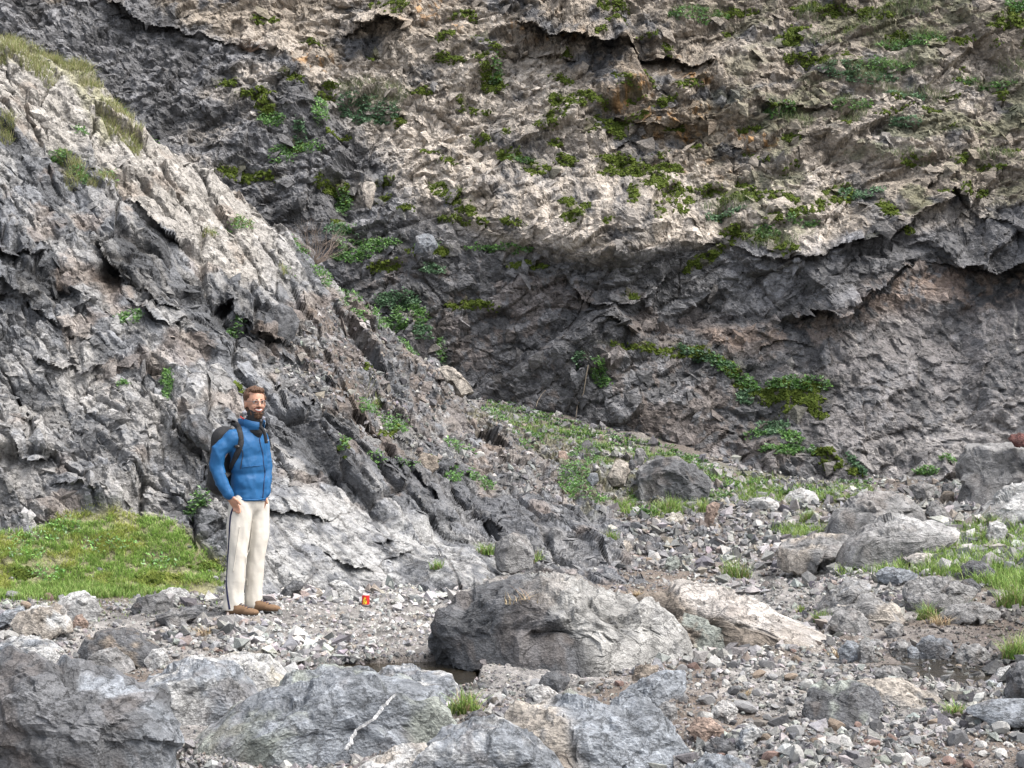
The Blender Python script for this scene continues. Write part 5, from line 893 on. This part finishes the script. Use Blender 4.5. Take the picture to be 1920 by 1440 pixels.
def remesh(name, bm, vox, mat, parent, smooth=6, disp=None):
    me = bpy.data.meshes.new(name); bm.to_mesh(me); bm.free(); o = bpy.data.objects.new(name, me); COL.objects.link(o)
    m = o.modifiers.new('r', 'REMESH'); m.mode = 'VOXEL'; m.voxel_size = vox; m.use_smooth_shade = True
    s = o.modifiers.new('s', 'SMOOTH'); s.iterations = smooth; s.factor = .5
    dg = bpy.context.evaluated_depsgraph_get(); e = o.evaluated_get(dg); m2 = bpy.data.meshes.new_from_object(e); o.modifiers.clear(); o.data = m2; bpy.data.meshes.remove(me); m2.name = name
    if disp:
        n = len(m2.vertices); co = np.empty(n * 3); m2.vertices.foreach_get('co', co); no = np.empty(n * 3); m2.vertices.foreach_get('normal', no); co = co.reshape(-1, 3); no = no.reshape(-1, 3)
        co = co + no * disp(co)[:, None]; m2.vertices.foreach_set('co', co.ravel())
    m2.materials.clear(); m2.materials.append(mat); m2.polygons.foreach_set('use_smooth', np.ones(len(m2.polygons), bool)); m2.update(); o.parent = parent; return o
def bvh(o): return BVHTree.FromPolygons([v.co.copy() for v in o.data.vertices], [p.vertices[:] for p in o.data.polygons])
def onto(bv, px, py, off=.004, dirn=Vector((0, 1, 0))):
    p = q(px, py, -2.); h = bv.ray_cast(p, dirn); return (h[0] - dirn * off, h[1]) if h[0] else (q(px, py, -.1), Vector((0, -1, 0)))
def strip(name, P, Nn, w, th, mat, parent):
    bm = bmesh.new(); prev = None
    for i, (p, n) in enumerate(zip(P, Nn)):
        t = (P[min(i + 1, len(P) - 1)] - P[max(i - 1, 0)]).normalized(); s = t.cross(n).normalized(); ww = w[i] if isinstance(w, list) else w
        ring = [bm.verts.new(p - s * ww - n * th), bm.verts.new(p - s * ww * .8 + n * th), bm.verts.new(p + s * ww * .8 + n * th), bm.verts.new(p + s * ww - n * th)]
        if prev: [bm.faces.new((prev[k], prev[(k + 1) % 4], ring[(k + 1) % 4], ring[k])) for k in range(4)]
        else: bm.faces.new(ring)
        prev = ring
    bm.faces.new(prev[::-1]); bmesh.ops.recalc_face_normals(bm, faces=bm.faces); me = bpy.data.meshes.new(name); bm.to_mesh(me); bm.free(); me.materials.append(mat)
    for p in me.polygons: p.use_smooth = True
    o = bpy.data.objects.new(name, me); COL.objects.link(o); o.parent = parent; return o
def draped(name, bv, pts, w, mat, parent, th=.003, off=.003, step=2.5):
    P = np.array(pts, float); seg = np.r_[0, np.cumsum(np.hypot(*np.diff(P, axis=0).T))]; t = np.arange(0, seg[-1] + .1, step); A = []; N_ = []
    for a, b in zip(np.interp(t, seg, P[:, 0]), np.interp(t, seg, P[:, 1])): p, n = onto(bv, a, b, off); A.append(p); N_.append(n)
    for k in range(2): A = [A[0]] + [(A[i - 1] + A[i] * 2 + A[i + 1]) / 4 for i in range(1, len(A) - 1)] + [A[-1]]
    return strip(name, A, N_, w, th, mat, parent)
person = empty('person', PB); tag(person, 'bearded person in a blue jacket, white trousers and glasses smiling on the gravel', 'person')

# --- head anchor
HC = q(482, 756, -.03)
def hp(s, f, u): return HC + gs_ * s + gv * f + gu_ * u          # s>0: his left (image right)
bm = bmesh.new()
blob(bm, hp(0, -.012, .022), AXH, (.077, .098, .098)); blob(bm, hp(0, .022, -.035), AXH, (.058, .066, .075)); blob(bm, hp(0, .045, -.085), AXH, (.036, .036, .032)); blob(bm, hp(0, .055, .01), AXH, (.058, .03, .055))
for s in (-1, 1):
    blob(bm, hp(.034 * s, .066, -.028), AXH, (.022, .02, .02)); blob(bm, hp(.080 * s, -.01, -.01), AXH, (.010, .019, .034)); blob(bm, hp(.03 * s, .083, .024), AXH, (.024, .009, .008)); blob(bm, hp(.014 * s, .095, -.024), AXH, (.009, .010, .008))
limb(bm, [hp(0, .088, .02), hp(0, .104, -.006), hp(0, .112, -.022)], [.010, .012, .013]); blob(bm, hp(0, .078, -.053), AXH, (.028, .014, .014))
NB = q(474, 803, .0); limb(bm, [HC + Vector((0, .02, -.06)), NB], [.056, .062])
NSH = q(441, 822, -.12); FSH = q(489, 822, .12)
limb(bm, [NSH, NB + Vector((0, 0, -.03)), FSH], [.045, .05, .045]); blob(bm, q(468, 850, 0), AXB, (.14, .09, .17)); blob(bm, q(468, 915, 0), AXB, (.13, .09, .15))
NEL = q(414, 872, -.15); NWR = q(438, 926, -.185); FEL = q(499, 876, .12); FWR = q(499, 926, .03)
limb(bm, [NSH, NEL, NWR], [.035, .034, .026]); limb(bm, [FSH, FEL, FWR], [.035, .032, .026])
NHI = q(455, 950, -.075); FHI = q(483, 950, .075); NKN = q(451, 1045, -.10); FKN = q(482, 1042, .05); NAN = q(446, 1136, -.11); FAN = q(477, 1131, .05)
limb(bm, [NHI, NKN, NAN], [.085, .055, .038]); limb(bm, [FHI, FKN, FAN], [.085, .055, .038])
# near hand: palm, four curled fingers hooked at the pocket, thumb leaving the palm's side
HD = (q(450, 948, -.17) - NWR).normalized(); HS = fv; HN = HD.cross(HS).normalized()
pc = NWR + HD * .05; blob(bm, pc, (HD, HS, HN), (.05, .042, .017))
for k, L in enumerate((.072, .08, .074, .058)):
    b0 = pc + HD * .038 + HS * (.03 - .02 * k); k1 = b0 + HD * L * .45 - HN * .004; k2 = k1 + HD * L * .3 + HS * .006 + HN * .012; k3 = k2 + HD * L * .16 + HN * .016; limb(bm, [pc + HS * (.026 - .017 * k), b0, k1, k2, k3], [.0105, .0105, .0095, .0085, .007])
t0 = pc - HD * .02 + HS * .034; limb(bm, [t0, t0 + HD * .028 + HS * .024, t0 + HD * .058 + HS * .03], [.013, .0115, .009])
HD2 = (Vector((-.25, -.1, -1))).normalized(); pc2 = FWR + HD2 * .05; blob(bm, pc2, (HD2, fv, rv), (.045, .036, .016))
for k, L in enumerate((.066, .072, .068, .052)): b0 = pc2 + HD2 * .035 + fv * (.026 - .017 * k); limb(bm, [pc2, b0, b0 + HD2 * L * .5, b0 + HD2 * L * .85 - rv * .014], [.0105, .0105, .0095, .0075])
t0 = pc2 + fv * .03; limb(bm, [t0, t0 + HD2 * .03 + fv * .02], [.012, .009])
body = remesh('body', bm, .0065, M_SKIN, person, 3)
BV = bvh(body)
# --- trousers
def fold(P, s, amp, seed): return amp * (1 - np.abs(fbm(P[:, 0] * s + P[:, 1] * s, P[:, 2] * s * .6 + P[:, 0] * s * .8, seed, 3)) * 3.2)
bm = bmesh.new()
NHEM = q(444, 1138, -.11); FHEM = q(475, 1134, .05)
limb(bm, [q(456, 948, -.07), q(453, 985, -.085), q(451, 1045, -.105), q(446, 1100, -.11), NHEM], [.108, .104, .082, .084, .092], (.95, 1.)); limb(bm, [q(482, 948, .07), q(485, 985, .065), q(482, 1042, .05), q(476, 1100, .05), FHEM], [.106, .10, .080, .076, .082], (.95, 1.))
blob(bm, q(468, 940, 0), AXB, (.172, .125, .13))
trou = remesh('trousers', bm, .011, M_TROU, person, 8, lambda P: fold(P, 5, .005, 5) + .003 * (1 - 4 * np.abs(fbm(P[:, 0] * 12 + P[:, 2] * 2, P[:, 2] * 5 - P[:, 0] * 6, 6, 2))) - .004)
# cut the leg ends flat
bm = bmesh.new(); bm.from_mesh(trou.data); zc = q(0, 1141)[2]; bmesh.ops.bisect_plane(bm, geom=bm.verts[:] + bm.edges[:] + bm.faces[:], plane_co=(0, 0, zc), plane_no=(0, 0, -1), clear_outer=True); bm.to_mesh(trou.data); bm.free()
TB = bvh(trou)
draped('side_stripe', TB, [(453, 944), (444, 953), (440, 965), (438, 1000), (434, 1050), (432, 1090), (436, 1120), (440, 1139)], .0085, M_NAVY, trou, .002, .002)
for pts in ([(458, 985), (452, 1030), (446, 1070)], [(478, 975), (472, 1020), (466, 1060), (466, 1100)]): draped('seam', TB, pts, .0025, M_TROU, trou, .003, .002)
# --- jacket
bm = bmesh.new()
blob(bm, q(467, 842, 0), AXB, (.172, .125, .17)); blob(bm, q(468, 872, 0), AXB, (.165, .13, .17)); blob(bm, q(469, 905, 0), AXB, (.165, .135, .15)); limb(bm, [NSH + Vector((0, 0, -.01)), q(470, 812, 0), FSH + Vector((0, 0, -.01))], [.068, .082, .066])
limb(bm, [q(469, 912, 0), q(469, 934, 0)], [.138, .14], (1.2, .98))
limb(bm, [NSH, q(419, 845, -.16), NEL, q(424, 902, -.185), NWR], [.070, .066, .062, .054, .044]); limb(bm, [FSH, FEL, FWR], [.066, .058, .042])
blob(bm, NB + Vector((.0, -.01, .0)), AXB, (.085, .08, .04))
jac = remesh('jacket', bm, .010, M_JACKET, person, 6, lambda P: fold(P, 6, .007, 15) - .004 + .003 * (1 - 4 * np.abs(fbm(P[:, 0] * 9 + P[:, 2] * 6, P[:, 2] * 15 - P[:, 0] * 9, 16, 2))))
bm = bmesh.new(); bm.from_mesh(jac.data); zc = q(0, 939)[2]; bmesh.ops.bisect_plane(bm, geom=bm.verts[:] + bm.edges[:] + bm.faces[:], plane_co=(0, 0, zc), plane_no=(0, 0, -1), clear_outer=True); bm.to_mesh(jac.data); bm.free()
JB = bvh(jac)
draped('zip', JB, [(489, 812), (492, 830), (496, 850), (499, 880), (499, 910), (497, 936)], .004, M_NAVY, jac, .003, .003)
draped('yoke_seam', JB, [(462, 876), (475, 874), (490, 873), (504, 872)], .002, M_JACKET, jac, .004, .003); draped('chest_mark', JB, [(500, 827), (503, 826)], .004, M_GREYP, jac, .001, .002, 1.)
draped('hem_band', JB, [(446, 934), (465, 936), (485, 937), (503, 935)], .006, M_JACKET, jac, .004, .003)
# collar: standing flaps open at the front
def ringstrip(name, c, axr, ayr, z0, z1, f0, f1, a0, a1, mat, parent, n=26, wob=.004, th=.006):
    V = []; Fc = []
    for k, (rr, zz) in enumerate(((1., z0), (f0, (z0 + z1) / 2), (f1, z1), (f1 - .1, z1), (f0 - .1, (z0 + z1) / 2), (.9, z0))):
        for i in range(n):
            a = a0 + (a1 - a0) * i / (n - 1); w = 1 + wob / axr * math.sin(a * 5 + k); V.append(tuple(c + rv * math.sin(a) * axr * rr * w + fv * math.cos(a) * ayr * rr * w + Vector((0, 0, zz - .03 * max(0, math.cos(a)) * (1 if k in (1, 2, 3, 4) else 0)))))
    for k in range(5): Fc += [(k * n + i, k * n + i + 1, (k + 1) * n + i + 1, (k + 1) * n + i) for i in range(n - 1)]
    return mesh_np(name, V, Fc, mat, parent=parent, smooth=True)
ringstrip('collar', NB + Vector((.005, 0, 0)), .088, .095, -.015, .075, 1.12, 1.2, .32, 2 * math.pi - .32, M_JACKET, jac)
# --- neck gaiter
bm = bmesh.new(); limb(bm, [HC + gv * .01 + Vector((0, .0, -.09)), NB + Vector((.01, -.012, .0))], [.071, .078]); blob(bm, NB + fv * .055 + Vector((0, 0, -.02)), AXB, (.05, .05, .07))
gait = remesh('neck_gaiter', bm, .007, M_BLACK, person, 4, lambda P: .004 * fbm(P[:, 0] * 20, P[:, 2] * 60, 25, 3)); GB = bvh(gait)
draped('grey_print', GB, [(463, 771), (466, 777), (468, 783)], .016, M_GREYP, gait, .002, .003, 1.5); draped('grey_print', GB, [(501, 782), (498, 787), (493, 790)], .010, M_GREYP, gait, .002, .003, 1.5); draped('red_trim', GB, [(456, 781), (462, 786), (468, 788)], .005, M_REDP, gait, .002, .004, 1.5)
# --- hair and beard as shaggy shells
def shell(name, center_pts, mat, amp, seed, vox=.005):
    bm = bmesh.new()
    for c, r in center_pts: blob(bm, c, AXH, r)
    return remesh(name, bm, vox, mat, person, 2, lambda P: amp * (fbm(P[:, 0] * 70, P[:, 2] * 25 + P[:, 1] * 40, seed, 3)))
hair = shell('hair', [(hp(0, -.034, .046), (.082, .088, .088)), (hp(-.01, .035, .098), (.05, .045, .026)), (hp(.022, .03, .10), (.04, .045, .022)), (hp(0, -.055, -.01), (.074, .055, .07)), (hp(-.062, .012, .035), (.02, .026, .045)), (hp(.06, .015, .045), (.016, .022, .035))], M_HAIR, .020, 41)
beard = shell('beard', [(hp(0, .05, -.100), (.042, .040, .032)), (hp(-.036, .03, -.084), (.026, .036, .030)), (hp(.036, .03, -.084), (.026, .036, .030)), (hp(-.062, .002, -.052), (.011, .016, .034)), (hp(.062, .002, -.052), (.011, .016, .034)), (hp(-.02, .082, -.082), (.018, .012, .010)), (hp(.02, .082, -.082), (.018, .012, .010))], M_BEARD, .010, 43)
def facept(s, u, off=.002):
    o = HC + gs_ * s + gu_ * u + gv * .4; h = BV.ray_cast(o, -gv); return h[0] + gv * off if h[0] else hp(s, .08, u)
for s in (-1, 1):
    bm = bmesh.new(); blob(bm, facept(.031 * s, .012, -.002), AXH, (.012, .004, .0055)); me = bpy.data.meshes.new('eye'); bm.to_mesh(me); bm.free(); me.materials.append(M_WHITE); e = bpy.data.objects.new('eye', me); COL.objects.link(e); e.parent = person
    bm = bmesh.new(); blob(bm, facept(.031 * s, .012, .0015), AXH, (.0055, .002, .0055)); me = bpy.data.meshes.new('iris'); bm.to_mesh(me); bm.free(); me.materials.append(M_DARK); e2 = bpy.data.objects.new('iris', me); COL.objects.link(e2); e2.parent = e
    strip('eyebrow', [facept((.012 + .012 * k) * s, .030 + .003 * math.sin(k)) for k in range(4)], [gv] * 4, .004, .003, M_HAIR, person)
mp_ = [(-.030, -.044), (-.02, -.054), (-.008, -.060), (.008, -.060), (.02, -.054), (.030, -.044)]
strip('lower_lip', [facept(a, b - .004, .002) for a, b in mp_], [gv] * 6, .005, .004, M_LIP, person)
strip('teeth', [facept(a * .85, b * .6 - .0185, .003) for a, b in mp_], [gv] * 6, .0055, .002, M_WHITE, person)
strip('upper_lip', [facept(a, -.042 - .002 * (1 - abs(a) / .03), .002) for a, b in mp_], [gv] * 6, .003, .004, M_LIP, person)
strip('moustache', [facept(a * 1.15, -.034 - .010 * (abs(a) / .03) ** 2, .001) for a, b in mp_], [gv] * 6, .005, .003, M_BEARD, person)
# glasses: thin frames, a lens in each, bridge and temples
gl = empty('glasses', (0, 0, 0)); gl.parent = person
M_LENS, t_, b_ = node_mat('lens', .05, .5); b_.inputs['Transmission Weight'].default_value = 1; b_.inputs['Base Color'].default_value = (.95, .95, .95, 1); b_.inputs['IOR'].default_value = 1.05
for s in (-1, 1):
    c = hp(.033 * s, .104, .010); P = [c + gs_ * .024 * math.cos(a) * (1 if abs(math.cos(a)) < .8 else .95) + gu_ * .014 * math.sin(a) for a in np.linspace(0, 2 * math.pi, 17)]
    strip('frame', P, [gv] * len(P), .0022, .002, M_METAL, gl)
    bm = bmesh.new(); vs_ = [bm.verts.new(p) for p in P[:-1]]; vb = [bm.verts.new(p - gv * .002) for p in P[:-1]]; bm.faces.new(vs_); bm.faces.new(vb[::-1]); n = len(vs_); [bm.faces.new((vs_[i], vb[i], vb[(i + 1) % n], vs_[(i + 1) % n])) for i in range(n)]
    bmesh.ops.recalc_face_normals(bm, faces=bm.faces); me = bpy.data.meshes.new('lens'); bm.to_mesh(me); bm.free(); me.materials.append(M_LENS); e = bpy.data.objects.new('lens', me); COL.objects.link(e); e.parent = gl
    strip('temple', [hp(.057 * s, .102, .014), hp(.076 * s, .06, .014), hp(.083 * s, .0, .010)], [gs_ * s] * 3, .0014, .0012, M_METAL, gl)
strip('bridge', [hp(-.010, .106, .014), hp(0, .110, .017), hp(.010, .106, .014)], [gv] * 3, .0014, .0012, M_METAL, gl)
# --- shoes: upper and sole
def shoe(heel, yaw, lab=None):
    d = Vector((math.cos(yaw), -math.sin(yaw), 0)); s = d.cross(Vector((0, 0, 1))); U_ = Vector((0, 0, 1)); root = empty('shoe', (0, 0, 0)); root.parent = person; ax = (d, s, U_)
    bm = bmesh.new(); blob(bm, heel + d * .03 + U_ * .05, ax, (.052, .04, .045)); blob(bm, heel + d * .10 + U_ * .05, ax, (.09, .043, .042)); blob(bm, heel + d * .19 + U_ * .035, ax, (.07, .05, .033)); blob(bm, heel + d * .05 + U_ * .08, ax, (.05, .04, .03)); blob(bm, heel + d * .22 + U_ * .035, ax, (.045, .042, .028))
    remesh('upper', bm, .006, M_SHOE, root, 3)
    bm = bmesh.new(); blob(bm, heel + d * .035 + U_ * .012, ax, (.055, .042, .014)); blob(bm, heel + d * .19 + U_ * .012, ax, (.08, .053, .014)); blob(bm, heel + d * .11 + U_ * .012, ax, (.09, .036, .013)); remesh('sole', bm, .005, M_SOLE, root, 1)
    for k in range(4): c = heel + d * (.11 + .022 * k) + U_ * (.100 - .009 * k); strip('lace', [c - s * .022 - U_ * .004, c + U_ * .003, c + s * .022 - U_ * .004], [U_] * 3, .003, .002, M_NAVY, root)
shoe(q(436, 1152, -.13), .35); shoe(q(469, 1149, .03), .25)

# ================================================================ backpack (worn, a thing of its own)
pack = empty('backpack', PB); tag(pack, 'black backpack on the back of the person in the blue jacket', 'backpack')
BC = q(468, 862, 0) - fv * .245; bm = bmesh.new()
limb(bm, [BC + Vector((0, 0, .17)), BC + Vector((0, 0, -.19)) - fv * .02], [.10, .115], (1.35, .95)); limb(bm, [BC - fv * .06 + Vector((0, 0, .02)), BC - fv * .07 + Vector((0, 0, -.18))], [.075, .085], (1.4, .9))
remesh('pack_body', bm, .011, M_BLACK, pack, 8, lambda P: .007 * fbm(P[:, 0] * 9, P[:, 2] * 9, 51, 3))
draped('strap', JB, [(440, 792), (449, 796), (456, 806), (460, 820), (459, 834), (453, 850), (445, 864), (438, 878), (433, 892)], [.024] * 99, M_BLACK, pack, .005, .004); draped('strap', JB, [(493, 800), (499, 806), (503, 816), (505, 832)], .014, M_BLACK, pack, .004, .003)
draped('buckle', JB, [(449, 838), (453, 836), (457, 839)], .012, M_DARK, pack, .007, .012, 1.5)
draped('cord', JB, [(456, 838), (462, 842), (464, 852), (461, 866), (459, 880)], .003, M_DARK, pack, .002, .006)
draped('carry_loop', JB, [(434, 794), (441, 790), (448, 792)], .01, M_BLACK, pack, .005, .008)

# ================================================================ red drink can
CB, _n = ground_at_pix(683, 1137); CB = Vector(CB) + Vector((0, 0, .006)); can = empty('drink_can', CB); tag(can, 'small red drink can with a yellow emblem standing on the gravel', 'can')
prof = [(.024, 0), (.029, .002), (.0325, .010), (.0325, .086), (.030, .094), (.0265, .099)]; na = 96; zz = []
H = np.interp(np.linspace(0, 1, 60), np.linspace(0, 1, 6), [p[1] for p in prof]); RR = np.interp(H, [p[1] for p in prof], [p[0] for p in prof])
A_ = np.linspace(0, 2 * np.pi, na, endpoint=False); V = np.stack([RR[:, None] * np.cos(A_), RR[:, None] * np.sin(A_), H[:, None] + 0 * A_], -1); ii = np.arange(60 * na).reshape(60, na); Fc = np.stack([ii[:-1], np.roll(ii, -1, 1)[:-1], np.roll(ii, -1, 1)[1:], ii[1:]], -1).reshape(-1, 4)
a_ = (A_ + np.pi / 2 + .12 + np.pi) % (2 * np.pi) - np.pi; X_ = (a_[None] * .0325 + 0 * H[:, None]); Z_ = H[:, None] + 0 * a_[None]
C = np.zeros(V.shape) + [.55, .02, .02]; yel = (np.hypot(X_, Z_ - .062) < .009) | (np.hypot((X_ + .006) * 1.1, Z_ - .045) < .013) | (np.hypot((X_ - .002), (Z_ - .030) * .9) < .016) | (np.hypot((X_ + .012), (Z_ - .022)) < .010)
C[yel] = [.75, .5, .03]; rg_ = np.abs(np.hypot(X_ - .008, Z_ - .046) - .0065) < .0022; C[rg_] = [.05, .04, .02]; C[(np.hypot(X_ + .006, (Z_ - .022) * 1.5) < .006)] = [.35, .05, .03]; C[(H < .008) | (H > .088)] = [.6, .5, .48]
M_CAN = col_mat('printed_tin', .3, 0, .5); mesh_np('can_wall', V.reshape(-1, 3), Fc, M_CAN, C.reshape(-1, 3), can, True)
M_TIN, t_, b_ = node_mat('tin', .3, .5); b_.inputs['Metallic'].default_value = 1; b_.inputs['Base Color'].default_value = (.75, .75, .75, 1)
Vl = [(0, 0, .094)] + [(.0255 * math.cos(a), .0255 * math.sin(a), .096) for a in A_] + [(.0275 * math.cos(a), .0275 * math.sin(a), .1) for a in A_]; Fl = [(0, 1 + i, 1 + (i + 1) % na, 1 + (i + 1) % na) for i in range(na)]
bm = bmesh.new(); vv_ = [bm.verts.new(v) for v in Vl]; [bm.faces.new((vv_[0], vv_[1 + i], vv_[1 + (i + 1) % na])) for i in range(na)]; [bm.faces.new((vv_[1 + i], vv_[1 + na + i], vv_[1 + na + (i + 1) % na], vv_[1 + (i + 1) % na])) for i in range(na)]
me = bpy.data.meshes.new('lid'); bm.to_mesh(me); bm.free(); me.materials.append(M_TIN); o = bpy.data.objects.new('lid', me); COL.objects.link(o); o.parent = can
